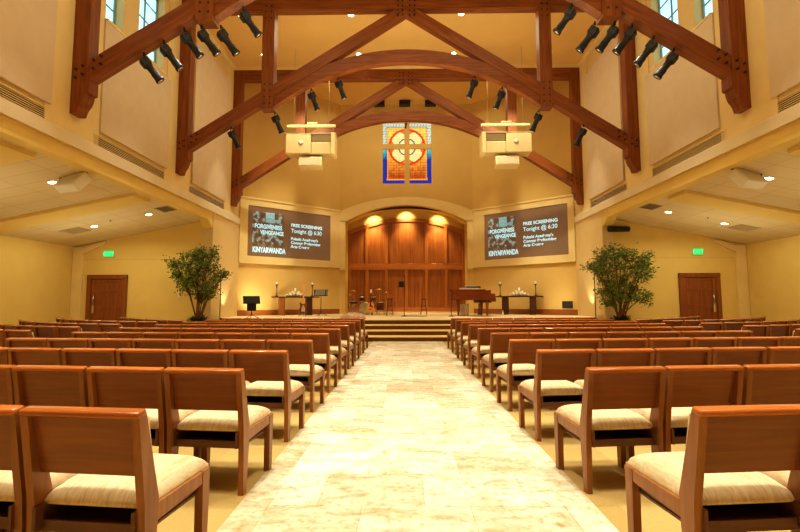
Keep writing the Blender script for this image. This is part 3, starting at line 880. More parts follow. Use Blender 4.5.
# ------------------------------------------------------------------ chairs
def crown():
    m = MB(); n = 16
    def g(u): return max(0, 1-abs(u)**5)**.45
    vs = []; fs = []
    for j in range(n+1):
        for i in range(n+1):
            u, v = -1+2*i/n, -1+2*j/n
            # denser at the rims
            u = math.copysign(abs(u)**.6, u); v = math.copysign(abs(v)**.6, v)
            x = .245*u*(1-.02*abs(v)**6); y = .035+.238*v*(1-.02*abs(u)**6)
            if v > .55: y += .012
            z = .408+.064*g(u)*g(v)*(1-.10*(v < -.6)) + .012*(1-u*u)*(1-v*v)
            vs.append((x, y, z))
    N = n+1
    for j in range(n):
        for i in range(n): fs.append((j*N+i, j*N+i+1, (j+1)*N+i+1, (j+1)*N+i))
    rim = [i for i in range(N)]+[j*N+n for j in range(1, N)]+[n*N+i for i in range(n-1, -1, -1)]+[j*N for j in range(n-1, 0, -1)]
    b0 = len(vs)
    for k in rim: vs.append((vs[k][0], vs[k][1], .395))
    L = len(rim)
    for k in range(L): fs.append((rim[k], b0+k, b0+(k+1) % L, rim[(k+1) % L]))
    fs.append(tuple(b0+k for k in range(L))[::-1])
    return m.add(vs, [f[::-1] if False else f for f in fs], True)
def yback(z):      # centre line of the raking back post
    return -.205-.080*max(0, (z-.42))/.38
HW = .2645
def chair_parts():
    P = []
    for s in (-1, 1):
        x0, x1 = sorted((s*HW, s*(HW-.036)))
        prof = [(-.232, 0), (-.186, 0), (-.160, .32), (-.158, .43), (yback(.8)+.026, .80), (yback(.8)-.020, .80), (-.247, .43), (-.240, .32)]
        P.append(('leg', MB().prism(prof, 'X', x0, x1), M['chair']))
    for s in (-1, 1):
        x0, x1 = sorted((s*HW, s*(HW-.042)))
        P.append(('leg', MB().prism([(.192, 0), (.238, 0), (.250, .405), (.186, .405)], 'X', x0, x1), M['chair']))
    fr = MB()
    for s in (-1, 1):
        x0, x1 = sorted((s*(HW-.003), s*(HW-.030)))
        fr.prism([(-.17, .330), (.188, .345), (.188, .402), (-.17, .402)], 'X', x0, x1)
    fr.box(-HW+.03, HW-.03, .19, .225, .345, .402).box(-HW+.03, HW-.03, -.19, .19, .388, .396)
    P.append(('seat_frame', fr, M['chair']))
    P.append(('seat', crown(), M['fabric']))
    a = math.atan(.080/.38)
    q = Matrix.Translation((0, yback(.655), .655)) @ Matrix.Rotation(a, 4, 'X')
    P.append(('backrest', MB().box(-HW+.037, HW-.037, .002, .022, -.125, .140, q), M['chairp']))
    P.append(('back_cushion', MB().bbox(-HW+.012, HW-.012, .028, .062, -.122, .120, .014, 3, q, True), M['fabric']))
    q2 = Matrix.Translation((0, yback(.80), .80)) @ Matrix.Rotation(a, 4, 'X')
    P.append(('top_rail', MB().bbox(-HW-.002, HW+.002, -.027, .030, -.018, .013, .013, 3, q2, True), M['rail']))
    rk = MB()
    rk.box(-HW+.031, HW-.031, -.205, .188, .292, .304).box(-HW+.031, HW-.031, .176, .188, .304, .388).box(-HW+.038, HW-.038, -.222, -.205, .292, .338)
    for s in (-1, 1):
        x0, x1 = sorted((s*(HW-.037), s*(HW-.052))); rk.box(x0, x1, -.255, -.165, .30, .40).box(x0, x1, -.165, .176, .304, .387)
    P.append(('book_rack', rk, M['rack']))
    return P
PARTS = chair_parts()
meshes = [(n, mb.mesh(n, m)) for n, mb, m in PARTS]
# one joined mesh for chairs seen only as a strip of back over the rows in front
allm = MB(); mats = []; mi = []
for n, mb, m in PARTS:
    if m not in mats: mats.append(m)
    allm.add(mb.v, mb.f); allm.sm[-len(mb.f):] = mb.sm; mi += [mats.index(m)]*len(mb.f)
far_mesh = allm.mesh('church_chair', mats); far_mesh.polygons.foreach_set('material_index', mi)

def place_chair(x, y, rz, label, group, detailed=True):
    if detailed:
        t = thing('church_chair', label, 'chair', (x, y, 0), rz, group)
        for n, me in meshes:
            o = bpy.data.objects.new(n, me); C.objects.link(o); o.parent = t
    else:
        o = bpy.data.objects.new('church_chair', far_mesh); C.objects.link(o); o.location = (x, y, 0); o.rotation_euler = (0, 0, rz)
        tag(o, label, 'chair', group)
ROWN = ['nearest', 'second-nearest', 'third', 'fourth', 'fifth', 'sixth', 'seventh', 'eighth', 'ninth', 'tenth']
SEATN = ['on the stone aisle', 'second in from the aisle', 'third in from the aisle', 'fourth in from the aisle', 'fifth in from the aisle', 'sixth in from the aisle', 'seventh in from the aisle']
TH = R(5.5)
for s, side in ((-1, 'left'), (1, 'right')):
    for r_ in range(10):
        yr = 1.93-(.02 if r_ == 0 else 0)+1.09*r_ + (.04 if s > 0 else 0)
        for k in range((3, 5, 7)[min(r_, 2)]):
            dd = HW + .5505*k if s < 0 else HW + .5555*k
            x = s*(1.088+dd*math.cos(TH)); y = yr+.21+dd*math.sin(TH)
            j = random.uniform(-.008, .008)
            place_chair(x, y+j, s*TH+random.uniform(-.008, .008), f'wooden cream-seated chair, {side} block, {ROWN[r_]} row, {SEATN[k]}', f'wooden chairs of the {side} centre block')
ORD = ['first', 'second', 'third', 'fourth', 'fifth', 'sixth', 'seventh', 'eighth', 'ninth']
for s, side in ((-1, 'left'), (1, 'right')):
    ends = [(6.10, 7.20), (6.05, 8.20), (5.92, 9.15), (5.80, 10.25), (5.45, 10.95)]
    for r_, (ex, ey) in enumerate(ends):
        x, y = s*ex, ey+.15
        for k in range(9 if r_ < 4 else 7):
            a = R(15+4.2*k) if r_ < 4 else R(30+3*k)
            if k: x += s*.283*math.cos(a); y += .283*math.sin(a)
            place_chair(x, y, s*a, f'wooden chair in the {side} side section, {ORD[r_]} row, {ORD[k]} from the inner end', f'curved side rows on the {side}', False)
            x += s*.283*math.cos(a); y += .283*math.sin(a)

# ------------------------------------------------------------------ ficus trees
def ficus(x, y, label, seed, crown_pts):
    rnd = random.Random(seed)
    t = thing('potted_ficus', label, 'tree', (x, y, 0), 0, 'potted ficus trees')
    MB().lathe([(.24, 0), (.30, .25), (.33, .50), (.36, .52), (.36, .56), (.31, .56), (.30, .50)], 24).build('planter', M['pot'], t)
    MB().lathe([(.0, .49), (.305, .49), (.305, .50), (0, .52)], 20).build('soil', M['soil'], t)
    fe = MB()
    for k in range(170):
        a = rnd.uniform(0, 2*PI); l = rnd.uniform(.25, .48); el = rnd.uniform(.1, 1.0)
        d = Vector((math.cos(a)*math.cos(el), math.sin(a)*math.cos(el), math.sin(el)))
        p0 = Vector((math.cos(a), math.sin(a), 0))*rnd.uniform(.02, .22)+Vector((0, 0, .50))
        w = d.cross(Vector((0, 0, 1))).normalized()*.022
        p1 = p0+d*l*.6; p2 = p0+d*l+Vector((0, 0, -.08))
        fe.add([tuple(p0-w*.4), tuple(p0+w*.4), tuple(p1+w), tuple(p1-w), tuple(p2)], [(0, 1, 2, 3), (3, 2, 4)])
    fe.build('underplanting', M['fern'], t)
    tr_ = MB(); tips = []
    blobs = [(Vector((cx, rnd.uniform(-.25, .25), cz)), rr) for cx, cz, rr in crown_pts]
    for c, rr in blobs:
        b = Vector((rnd.uniform(-.11, .11), rnd.uniform(-.08, .08), .5))
        mid = b.lerp(c, .45)+Vector((rnd.uniform(-.06, .06)-.25*c.x*.6, rnd.uniform(-.06, .06), .1))
        pts = []
        for q in range(8):
            u = q/7; pts.append(b*(1-u)**2+mid*2*u*(1-u)+c*u*u)
        tr_.tube(pts, [.032*(1-.75*q/7) for q in range(8)], 6)
        for k in range(5):
            d = Vector((rnd.gauss(0, 1), rnd.gauss(0, 1), rnd.gauss(.2, .8))).normalized()*rr*.9
            tr_.tube([pts[5], pts[5].lerp(c+d, .6)+Vector((0, 0, .05)), c+d], [.011, .008, .004], 5)
    tr_.build('trunk', M['bark'], t)
    lf = MB()
    for c, rr in blobs:
        clusters = [c+Vector((rnd.gauss(0, .5), rnd.gauss(0, .5), rnd.gauss(0, .45)))*rr for _ in range(int(15*rr/.35))]
        for cc in clusters:
            for k in range(26):
                p = cc+Vector((rnd.gauss(0, 1), rnd.gauss(0, 1), rnd.gauss(0, .8)))*.085
                d = Vector((rnd.gauss(0, 1), rnd.gauss(0, 1), rnd.gauss(-.5, .7))).normalized()
                l = rnd.uniform(.08, .125)
                w = d.cross(Vector((rnd.gauss(0, 1), rnd.gauss(0, 1), rnd.gauss(0, 1)))).normalized()*l*.24
                lf.add([tuple(p), tuple(p+d*l*.45+w), tuple(p+d*l), tuple(p+d*l*.45-w)], [(0, 1, 2, 3)])
    lf.build('foliage', M['leaf'], t)
    return t
ficus(-7.76, 16.7, 'leaning bushy green ficus tree in a pot left of the stage', 11,
      [(-1.05, 2.72, .30), (-.75, 2.35, .32), (-.35, 2.65, .36), (.05, 3.02, .36), (.30, 2.60, .40), (-.10, 2.30, .38), (.72, 2.20, .30), (.45, 1.85, .34), (-.40, 1.90, .34), (.05, 1.70, .36), (.12, 1.42, .24), (.45, 3.15, .18), (-.2, 3.0, .22), (.98, 2.35, .16)])
ficus(7.82, 16.7, 'rounded bushy green ficus tree in a pot right of the stage', 23,
      [(-.95, 2.55, .24), (-.62, 2.35, .34), (-.45, 2.85, .34), (-.05, 3.00, .38), (.40, 2.95, .36), (.85, 2.85, .32), (.15, 2.45, .40), (.70, 2.35, .36), (-.30, 1.95, .36), (.25, 1.85, .38), (.75, 1.80, .30), (-.55, 1.62, .26), (-.10, 1.45, .30), (.35, 1.40, .30), (.80, 1.40, .2), (-.30, 1.2, .22), (1.1, 2.6, .22)])

# ------------------------------------------------------------------ console tables, candle stands, candle groups
def table_set(s, side, cx, cy, ang, flip):
    t = thing('console_table', f'long dark wooden console table against the {side} angled wall', 'table', (cx, cy, ZS), ang, 'console tables')
    L = 1.12
    MB().bbox(-L, L, -.22, .22, .84, .90, .01, 2).build('table_top', M['darkwood'], t)
    for x in (-.64, .64):
        MB().bbox(x-.15, x+.15, -.18, .18, 0, .84, .01, 1).build('leg', M['base'] if (s < 0 and x < 0) else M['darkwood'], t)
    rot = Matrix.Rotation(ang, 4, 'Z')
    P = lambda x, y, z: Vector((cx, cy, ZS)) + rot @ Vector((x, y, z))
    for x, w in ((-.88, 'left'), (.80 if s < 0 else .78, 'right')):
        c = thing('candle_holder', f'tall dark candlestick with a white candle, {w} end of the {side} console table', 'candlestick', P(x, 0, .902), 0, 'candlesticks')
        MB().lathe([(.085, 0), (.085, .02), (.035, .05), (.020, .10), (.028, .14), (.018, .2), (.018, .40), (.03, .44), (.018, .47), (.05, .53), (.075, .55), (.075, .565), (.0, .565)], 16).build('stand', M['darkwood'], c)
        MB().lathe([(.048, .566), (.048, .68), (.03, .685), (0, .68)], 14).build('candle', M['wax'], c)
    n = 0
    grp = [(0, .10, .30, .045), (-.13, .06, .20, .05), (.15, .05, .17, .05), (-.26, 0, .14, .05), (.29, 0, .12, .05), (-.08, -.07, .12, .055), (.08, -.08, .10, .05), (-.40, -.02, .09, .05), (.42, -.03, .08, .05), (.22, -.12, .07, .05), (-.22, -.12, .07, .05)]
    names = ['tallest at the back', 'tall one left of the tallest', 'tall one right of the tallest', 'medium one left', 'medium one right', 'short one front left of centre', 'short one front right of centre', 'low one at the left end', 'low one at the right end', 'lowest front right', 'lowest front left']
    for (x, y, h, r_), nm in zip(grp, names):
        st_ = .10*(1-abs(x)/.5)
        o = MB().lathe([(r_, 0), (r_, h+st_), (r_*.8, h+st_+.006), (0, h+st_)], 14).build('candle', M['wax'])
        o.location = P(x, y, .902); tag(o, f'white pillar candle on the {side} console table, {nm}', 'candle', f'candles on the {side} console table')
table_set(-1, 'left', -5.36, 21.7, ANG*.5, 1)
table_set(1, 'right', 5.40, 21.75, -ANG*.45, 1)

# ------------------------------------------------------------------ music stands
def music_stand(x, y, rz, label, papers, h=1.05):
    t = thing('music_stand', label, 'music stand', (x, y, ZS), rz, 'music stands')
    MB().tube([(0, 0, .1), (0, 0, h)], .014, 8).build('pole', M['black'], t)
    for k in range(3):
        a = 2*PI*k/3+.5
        MB().tube([(0, 0, .16), (math.cos(a)*.28, math.sin(a)*.28, .012)], .011, 6).build('leg', M['black'], t)
    q = Matrix.Translation((0, -.02, h+.10)) @ Matrix.Rotation(R(-28), 4, 'X')
    MB().prism([(-.30, -.16), (.34, -.16), (.28, .17), (-.36, .17)], 'Y', -.008, .008, q).box(-.3, .34, -.06, .0, -.17, -.155, q).build('desk', M['black'], t)
    if papers == 'box': MB().bbox(-.17, .17, -.05, .03, h-.32, h-.02, .01, 1).build('hanging_pouch', M['black'], t)
    else: MB().box(-.27, .2, -.014, -.0085, -.14, .15, q).box(.26, .33, -.03, -.01, -.13, .16, q).build('sheet_music', plain('grey_sheet', (.20, .19, .13), .7), t)
    return t
music_stand(-6.0, 17.4, R(6), 'black music stand with a pouch at the far left end of the stage', 'box', .62)
music_stand(-3.92, 20.6, R(-8), 'black music stand with sheet music in front of the left console table', 'sheet', .95)

# ------------------------------------------------------------------ guitars
def guitar(x, y, rz, label, body_m, neck_m, acoustic):
    t = thing('acoustic_guitar' if acoustic else 'electric_guitar', label, 'guitar', (x, y, ZS+.12), rz)
    t.rotation_euler = (R(-14), 0, rz); t.scale = (1, 1, 1) if acoustic else (1.12, 1, 1.25)
    if acoustic:
        half = [(0, 0), (.14, .01), (.20, .09), (.205, .17), (.16, .26), (.135, .31), (.15, .38), (.14, .45), (.08, .49), (0, .495)]
    else:
        half = [(0, 0), (.10, .005), (.15, .06), (.155, .14), (.115, .22), (.12, .29), (.15, .36), (.12, .41), (.06, .36), (0, .34)]
    pts = half+[(-a, b) for a, b in half[-2:0:-1]]
    MB().prism(pts, 'Y', -.045, .045).build('body', body_m, t)
    if acoustic:
        MB().lathe([(.0, 0), (.052, 0), (.052, .004), (0, .004)], 20, Matrix.Translation((0, -.046, .33)) @ Matrix.Rotation(PI/2, 4, 'X')).build('sound_hole', M['black'], t)
        MB().box(-.07, .07, -.055, -.046, .13, .155).build('bridge', M['darkwood'], t)
        MB().prism([(.045, .34), (.10, .30), (.11, .21), (.06, .24)], 'Y', -.05, -.046).build('pickguard', M['black'], t)
    else:
        MB().prism([(-.05, .06), (.08, .05), (.09, .16), (.03, .30), (-.05, .26)], 'Y', -.05, -.046).build('pickguard', M['chrome'], t)
    MB().box(-.026, .026, -.062, -.046, .36, .95).build('neck', neck_m, t)
    MB().prism([(-.03, .95), (.03, .95), (.042, 1.12), (-.042, 1.12)], 'Y', -.055, -.04).build('headstock', M['drumhead'] if acoustic else neck_m, t)
    st_ = thing('guitar_stand', 'black folding stand holding the ' + ('acoustic guitar by the drums' if acoustic else 'electric guitar at the console table'), 'guitar stand', (x, y, ZS), rz, 'guitar stands')
    for sx in (-1, 1):
        MB().tube([(sx*.16, -.22, .012), (sx*.10, -.09, .075), (sx*.10, .16, .075), (sx*.04, .25, .30), (0, .27, .42)], .012, 6).build('leg', M['black'], st_)
        MB().tube([(sx*.10, -.09, .075), (sx*.10, -.17, .085), (sx*.10, -.17, .12)], .010, 6).build('arm', M['black'], st_)
    MB().tube([(0, .36, .01), (0, .27, .42)], .012, 6).build('brace', M['black'], st_)
guitar(-4.72, 20.5, R(6), 'electric guitar with a pale neck leaning before the left console table', M['redwood'], M['gold'], False)
guitar(-1.72, 21.4, R(-4), 'acoustic guitar with honey-coloured top on a stand before the drums', M['gold'], M['darkwood'], True)

# ------------------------------------------------------------------ drums
dx, dy = -1.95, 22.9
t = thing('bass_drum', 'bass drum with dark front head at the centre of the drum kit', 'drum', (dx-.12, dy, ZS+.30), 0)
q = Matrix.Rotation(PI/2, 4, 'X')
MB().lathe([(.28, -.22), (.29, -.2), (.29, .2), (.28, .22)], 28, q).build('shell', M['drumred'], t)
MB().lathe([(0, .221), (.265, .221), (.265, .226), (0, .226)], 28, q).build('front_head', M['black'], t)
MB().lathe([(.27, .20), (.31, .20), (.31, .24), (.27, .24)], 28, q).build('hoop', M['chrome'], t)
for sx in (-1, 1): MB().tube([(sx*.22, -.15, -.18), (sx*.36, -.22, -.29)], .012, 6).build('leg', M['chrome'], t)
def drum(name, label, x, y, z, r_, h, tilt, legs):
    t = thing(name, label, 'drum', (x, y, ZS), 0, 'drums of the kit')
    q = Matrix.Translation((0, 0, z)) @ Matrix.Rotation(R(tilt), 4, 'X')
    MB().lathe([(r_, -h), (r_, h)], 24, q).build('shell', M['drumred'], t)
    MB().lathe([(0, h+.001), (r_*.96, h+.001), (r_*.96, h+.004), (0, h+.004)], 24, q).build('drum_head', M['drumhead'], t)
    MB().lathe([(r_, h-.03), (r_+.015, h-.03), (r_+.015, h+.01), (r_, h+.01)], 24, q).build('hoop', M['chrome'], t)
    for k in range(3):
        a = 2*PI*k/3+.4
        MB().tube([(math.cos(a)*r_*.9, math.sin(a)*r_*.9, z-h*.5), (math.cos(a)*(r_+.06), math.sin(a)*(r_+.06), .01)], .011, 6).build('leg', M['chrome'], t)
drum('snare_drum', 'shallow snare drum on a stand, left of the bass drum', dx-.72, dy-.15, .62, .18, .07, 6, True)
drum('floor_tom', 'deep floor tom standing right of the bass drum', dx+.62, dy+.05, .42, .21, .20, 0, True)
drum('rack_tom', 'small tom above the bass drum, left one', dx-.36, dy+.54, .82, .15, .10, 14, True)
drum('rack_tom', 'small tom above the bass drum, right one', dx+.22, dy+.54, .82, .16, .11, 14, True)
def cymbal(label, x, y, z, r_, tilt, hat=False):
    t = thing('hi_hat' if hat else 'cymbal', label, 'cymbal', (x, y, ZS), 0, 'cymbals of the kit')
    q = Matrix.Translation((0, 0, z)) @ Matrix.Rotation(R(tilt), 4, 'X')
    MB().lathe([(r_, 0), (.05, .022), (.03, .05), (0, .05)], 24, q).build('cymbal_plate', M['brass'], t)
    if hat: MB().lathe([(0, -.03), (.05, -.03), (r_, -.012), (r_, -.010)], 24, q).build('lower_plate', M['brass'], t)
    MB().tube([(0, 0, .25), (0, 0, z+.06)], .012, 6).build('pole', M['chrome'], t)
    for k in range(3):
        a = 2*PI*k/3; MB().tube([(0, 0, .35), (math.cos(a)*.28, math.sin(a)*.28, .01)], .011, 6).build('leg', M['chrome'], t)
cymbal('hi-hat cymbals on a chrome stand at the left end of the drum kit', dx-.95, dy+.1, .98, .19, 4, True)
cymbal('crash cymbal on a chrome stand at the left rear of the drum kit', dx-.80, dy+.70, 1.22, .23, 12)
cymbal('ride cymbal on a chrome stand at the right of the drum kit', dx+.55, dy+.45, 1.30, .27, 14)
cymbal('small cymbal on a chrome stand at the right end of the drum kit', dx+.92, dy+.2, 1.12, .20, 10)
t = thing('drum_stool', 'round black stool behind the bass drum', 'stool', (dx-.05, dy+1.0, ZS))
MB().lathe([(.0, .46), (.17, .46), (.18, .50), (.15, .54), (0, .54)], 18).build('seat', M['black'], t)
MB().tube([(0, 0, .2), (0, 0, .47)], .02, 8).build('pole', M['chrome'], t)
for k in range(3):
    a = 2*PI*k/3; MB().tube([(0, 0, .3), (math.cos(a)*.24, math.sin(a)*.24, .01)], .013, 6).build('leg', M['chrome'], t)
# clear shield in five hinged panels
t = thing('drum_shield', 'tall clear acrylic screen of hinged panels around the drum kit', 'screen', (dx, dy-.75, ZS))
xs = [-1.28, -.74, -.20, .34, .88, 1.36]; ys = [.55, .12, 0, 0, .12, .55]
for i in range(5):
    a, b = Vector((xs[i], ys[i], 0)), Vector((xs[i+1], ys[i+1], 0))
    d = (b-a).normalized(); n = Vector((-d.y, d.x, 0))*.004
    a2, b2 = a+d*.01, b-d*.01
    MB().prism([tuple((a2-n).xy), tuple((b2-n).xy), tuple((b2+n).xy), tuple((a2+n).xy)], 'Z', .01, 1.68).build('clear_panel', M['plexi'], t)
for i in range(1, 5):
    h_ = MB()
    for z in (.15, .85, 1.55): h_.tube([(xs[i], ys[i]-.006, z), (xs[i], ys[i]-.006, z+.05)], .008, 6)
    h_.build('hinge', M['chrome'], t)

# ------------------------------------------------------------------ stools and microphones
def stool(x, y, label):
    t = thing('bar_stool', label, 'stool', (x, y, ZS), 0, 'wooden stools on the stage')
    MB().lathe([(0, .74), (.15, .74), (.165, .755), (.165, .775), (.15, .785), (0, .785)], 20).build('seat', M['darkwood'], t)
    for k in range(4):
        a = PI/4+k*PI/2
        MB().tube([(math.cos(a)*.10, math.sin(a)*.10, .74), (math.cos(a)*.21, math.sin(a)*.21, 0)], [.016, .014], 8).build('leg', M['darkwood'], t)
    for z in (.22, .42):
        rr = .21-.11*z/.74
        pts = [(math.cos(PI/4+k*PI/2)*rr, math.sin(PI/4+k*PI/2)*rr, z+(.04 if k % 2 else 0)) for k in range(5)]
        m = MB()
        for k in range(4): m.tube([pts[k], pts[k+1]], .009, 6)
        m.build('stretcher', M['darkwood'], t)
stool(.84, 22.2, 'dark wooden bar stool standing alone before the panelled doors')
stool(-.78, 21.0, 'dark wooden bar stool beside the drum kit')
def mic(x, y, h, label, pad):
    t = thing('microphone_stand', label, 'microphone stand', (x, y, ZS), 0, 'microphone stands')
    MB().lathe([(.14, 0), (.14, .012), (.03, .03), (.015, .05)], 20).build('base', M['black'], t)
    MB().tube([(0, 0, .03), (0, 0, h)], .012, 8).build('pole', M['black'], t)
    if pad:
        MB().bbox(-.25, .0, -.05, -.02, h-.42, h-.16, .01, 1).build('tablet', M['black'], t)
        MB().tube([(-.12, -.02, h-.28), (0, 0, h-.3)], .01, 6).build('arm', M['black'], t)
        MB().tube([(0, 0, h-.005), (0, -.03, h+.13)], [.012, .02], 8).build('microphone', M['black'], t)
    else:
        MB().tube([(-.07, -.05, h-.01), (.09, .03, h+.02)], [.022, .015], 8).build('microphone', M['black'], t)
mic(-.10, 20.0, 1.70, 'microphone stand with a black tablet in the middle of the stage', True)
mic(1.93, 19.6, 1.12, 'short microphone stand at the left end of the piano', False)
t = MB().tube([(-.55+.3*math.cos(a*.5)+a*.11, 19.6+.12*math.sin(a*1.7), ZS+.012) for a in range(12)], .012, 6)
tag(t.build('microphone_cable', M['black']), 'dark cable lying on the stage beside the middle microphone stand', 'cable')

# ------------------------------------------------------------------ grand piano
t = thing('grand_piano', 'reddish brown grand piano with closed lid at the right of the stage', 'piano', (2.95, 20.45, ZS), R(4)); t.scale = (.92, 1, 1.06)
out = [(.78, -.62), (.78, .72), (-.25, .74), (-.60, .62), (-.84, .42), (-.98, .12), (-1.0, -.20), (-.90, -.45), (-.62, -.58), (-.2, -.60), (.3, -.62)]
MB().prism(out, 'Z', .66, 1.07).build('case', M['redwood'], t)
lid = [(.52, -.63), (.52, .74), (-.25, .755), (-.61, .63), (-.855, .43), (-1.0, .12), (-1.02, -.20), (-.91, -.46), (-.63, -.595), (-.2, -.615), (.3, -.632)]
MB().prism(lid, 'Z', 1.072, 1.105).build('lid', M['redwood'], t)
MB().bbox(.70, 1.02, -.62, .72, .60, .74, .01, 1).build('keybed', M['redwood'], t)
for y in (-.60, .66): MB().bbox(.76, 1.0, y, y+.06, .74, .93, .015, 2).build('cheek', M['redwood'], t)
MB().box(.83, 1.0, -.53, .65, .742, .765).build('keys', M['paper'], t)
MB().bbox(.2, .82, -.55, .50, .55, .66, .01, 1).build('underframe', M['darkwood'], t)
for (x, y, mm) in ((-.72, -.20, 'redwood'), (.62, -.48, 'base'), (.62, .58, 'redwood')):
    MB().tube([(x, y, .66), (x, y, .45), (x, y, .12), (x, y, .06)], [.085, .075, .05, .055], 10).tube([(x, y-.02, .03), (x, y+.02, .03)], .03, 10).build('leg', M[mm], t)
MB().tube([(.35, -.06, .52), (.35, -.06, .08)], .018, 6).tube([(.35, .06, .52), (.35, .06, .08)], .018, 6).bbox(.28, .44, -.11, .11, .05, .11, .01, 1).build('pedal_lyre', M['darkwood'], t)
# papers and books on the lid
o = MB().bbox(-.46, .34, -.22, .2, 0, .075, .006, 1).build('sheet_music_stack', M['paper']); o.location = (2.86, 20.4, ZS+1.173); o.rotation_euler = (0, 0, R(9))
tag(o, 'stack of white sheet music lying on the piano lid', 'paper')
o = MB().bbox(-.30, .32, -.2, .2, 0, .07, .01, 1).build('music_folder', M['black']); o.location = (3.00, 20.44, ZS+1.250); o.rotation_euler = (0, 0, R(2))
tag(o, 'dark music folder on top of the white sheet music on the piano', 'folder')
o = MB().bbox(-.32, .20, -.16, .16, 0, .02, .004, 1).build('sheet_music', M['paper']); o.location = (2.96, 20.46, ZS+1.322); o.rotation_euler = (0, 0, R(-6))
tag(o, 'loose white sheet on top of the dark folder on the piano', 'paper')
# white tote under the piano
t = MB()
for k in range(3): t.bbox(-.20+k*.14, -.09+k*.14, -.03, .03, 0, .52, .012, 1)
o = t.build('white_banner_roll', M['paper']); 
o.location = (2.68, 20.95, ZS); tag(o, 'white upright rolls standing under the grand piano', 'roll')

# small things on the stage front
t = thing('folded_cloth', 'pinkish folded cloth heaped on the stage edge left of the steps', 'cloth', (-2.05, 16.35, ZS))
m = MB()
for k in range(7):
    rr = random.uniform(.10, .19); m.lathe([(rr, 0), (rr*1.08, .03), (rr*.8, .08), (rr*.3, .11), (0, .115)], 12, Matrix.Translation((-.3+.11*k, random.uniform(-.08, .08), .0)) @ Matrix.Scale(random.uniform(.7, 1.2), 4))
m.build('cloth_folds', M['cloth'], t).scale = (1, 1, 1.9)
o = MB().bbox(-.24, .24, -.16, .16, 0, .025, .01, 1).build('paper_pile', M['paper']); o.location = (4.45, 18.6, ZS); tag(o, 'flat white papers on the stage edge in front of the right console table', 'paper')
t = MB().lathe([(.035, 0), (.04, .12), (.02, .17), (.02, .22), (0, .22)], 12)
o = t.build('water_bottle', M['wax']); o.location = (4.55, 21.45, ZS); tag(o, 'small pale bottle on the stage floor beside the right console table leg', 'bottle')

# ------------------------------------------------------------------ lights
def area(name, loc, size, power, col=(1, .74, .42), rot=(0, 0, 0), sy=None):
    l = bpy.data.lights.new(name, 'AREA'); l.energy = power; l.color = col; l.size = size
    if sy: l.shape = 'RECTANGLE'; l.size_y = sy
    o = bpy.data.objects.new(name, l); C.objects.link(o); o.location = loc; o.rotation_euler = rot
    return o
def spot(name, loc, tgt, power, ang, col=(1, .76, .45), blend=.6, rad=.08):
    l = bpy.data.lights.new(name, 'SPOT'); l.energy = power; l.color = col; l.spot_size = R(ang); l.spot_blend = blend; l.shadow_soft_size = rad
    o = bpy.data.objects.new(name, l); C.objects.link(o); o.location = loc
    o.rotation_euler = (Vector(tgt)-Vector(loc)).to_track_quat('-Z', 'Y').to_euler()
    return o
WARM = (1, .95, .68)
# ceiling washes over the nave
for i, y in enumerate((0, 5.5, 11, 16.5)):
    area('nave_light', (0, y, 11.4), 9, 130, WARM, (0, 0, 0), 2.0)
# ceiling cans as pools on the seats and aisle
for y, pw in ((1.5, 1650), (4.5, 1600), (8, 1450), (12, 1200)):
    for x in (-5.5, -2, 2, 5.5):
        spot('can_light', (x, y, 11.5), (x*.9, y, 0), pw if abs(x) > 3 else pw*(1 if y < 5 else .7), 52, (1, .95, .79), .5, .045)
# side aisles
for s in (-1, 1):
    for y, pw in ((1.5, 34), (6.5, 34), (11.2, 42), (15.2, 70)):
        area('aisle_light', (s*10.4, y, 3.70), 3.2, pw*.9, WARM, (0, 0, 0), 2.4)
    for y in (0, 5, 10, 14.8): area('aisle_fill_up', (s*10.4, y, 2.2), 3.0, 24, WARM, (PI, 0, 0), 2.2)  # added upward fill without a fixture, lifts the low ceilings
for y in (3, 9, 15.5): area('nave_fill_up', (0, y, 5.6), 7, 190, WARM, (PI, 0, 0), 3)  # unseen fill lamps, added to brighten ceiling and upper walls
# stage
for x in (-4.8, 4.8): spot('stage_wash', (x*.9, 17, 11.3), (x, 22, 1.2), 1700, 60, WARM, .7, .2)
for x in (-6.3, -3.2, 3.2, 6.3): spot('stage_fill_spot', (x*.95, 17.6, 11.4), (x, 18.4, .6), 1300, 42, (1, .93, .72), .6, .06)  # spots added to brighten the stage floor at the wings
area('stage_light', (0, 21.5, 11.6), 8, 130, WARM, (0, 0, 0), 3)
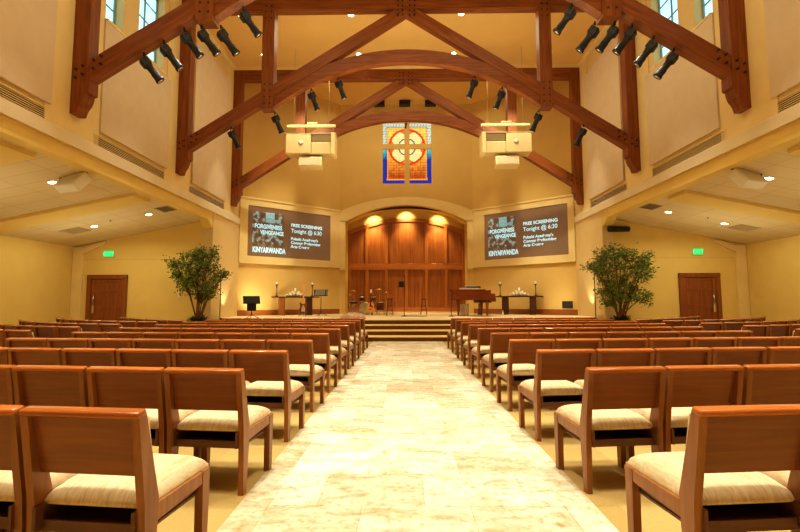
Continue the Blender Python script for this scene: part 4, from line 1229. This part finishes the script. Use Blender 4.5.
# three lamps hidden behind the arch wash the panelled doors
for x in (-1.8, 0, 1.8):
    z = dz(x)+.42
    spot('alcove_lamp', (x, YI+.42, z-.08), (x, YD, dz(x)-.05), 190, 80, (1, .82, .48), .9, .03)
    spot('alcove_downlight', (x, YI+.42, z-.08), (x, YD+.1, dz(x)-2.4), 430, 75, (1, .80, .45), .9, .03)
for s in (-1, 1): spot('wall_fill', (s*4.2, 18.2, 9.5), (s*5.9, 22.2, 1.6), 900, 34, (1, .96, .78), .9, .2)  # extra spots without fixtures, added to brighten the lower screen walls
# uplight spilling up the walls behind the trees
for s in (-1, 1): spot('tree_uplight', (s*7.35, 18.9, .75), (s*8.2, 19.2, 4), 60, 70, WARM, .8, .05)
# low lamps on the stage wings brighten the screen walls
for s in (-1, 1): spot('wall_uplight', (s*6.9, 19.9, .75), (s*6.7, 21.8, 2.2), 130 if s < 0 else 35, 110, WARM, .9, .06)

# world: daylight outside
w = bpy.data.worlds.new('World'); S.world = w; w.use_nodes = True
nt = w.node_tree; bg = nt.nodes['Background']
sk = nt.nodes.new('ShaderNodeTexSky'); sk.sky_type = 'HOSEK_WILKIE'; sk.turbidity = 3
sk.sun_direction = (.3, -.5, .8)
nt.links.new(sk.outputs['Color'], bg.inputs['Color']); bg.inputs['Strength'].default_value = 1.0

# ------------------------------------------------------------------ camera
cam = bpy.data.cameras.new('Camera'); co = bpy.data.objects.new('Camera', cam); C.objects.link(co)
cam.sensor_width = 36; cam.lens = 36*450/800; cam.clip_end = 200; cam.clip_start = .05
pitch, yaw, roll, H, cxm = 0.0788, 0.0116203, -0.00238779, 1.24554406, -0.0615039
co.matrix_world = Matrix.Translation((cxm, 0, H)) @ Matrix.Rotation(yaw, 4, 'Z') @ Matrix.Rotation(PI/2+pitch, 4, 'X') @ Matrix.Rotation(roll, 4, 'Z')
S.camera = co
S.view_settings.view_transform = 'Standard'
S.view_settings.look = 'Medium High Contrast'
S.view_settings.exposure = -0.20
S.cycles.use_denoising = True
S.cycles.max_bounces = 8
S.cycles.diffuse_bounces = 5
S.cycles.sample_clamp_indirect = 4
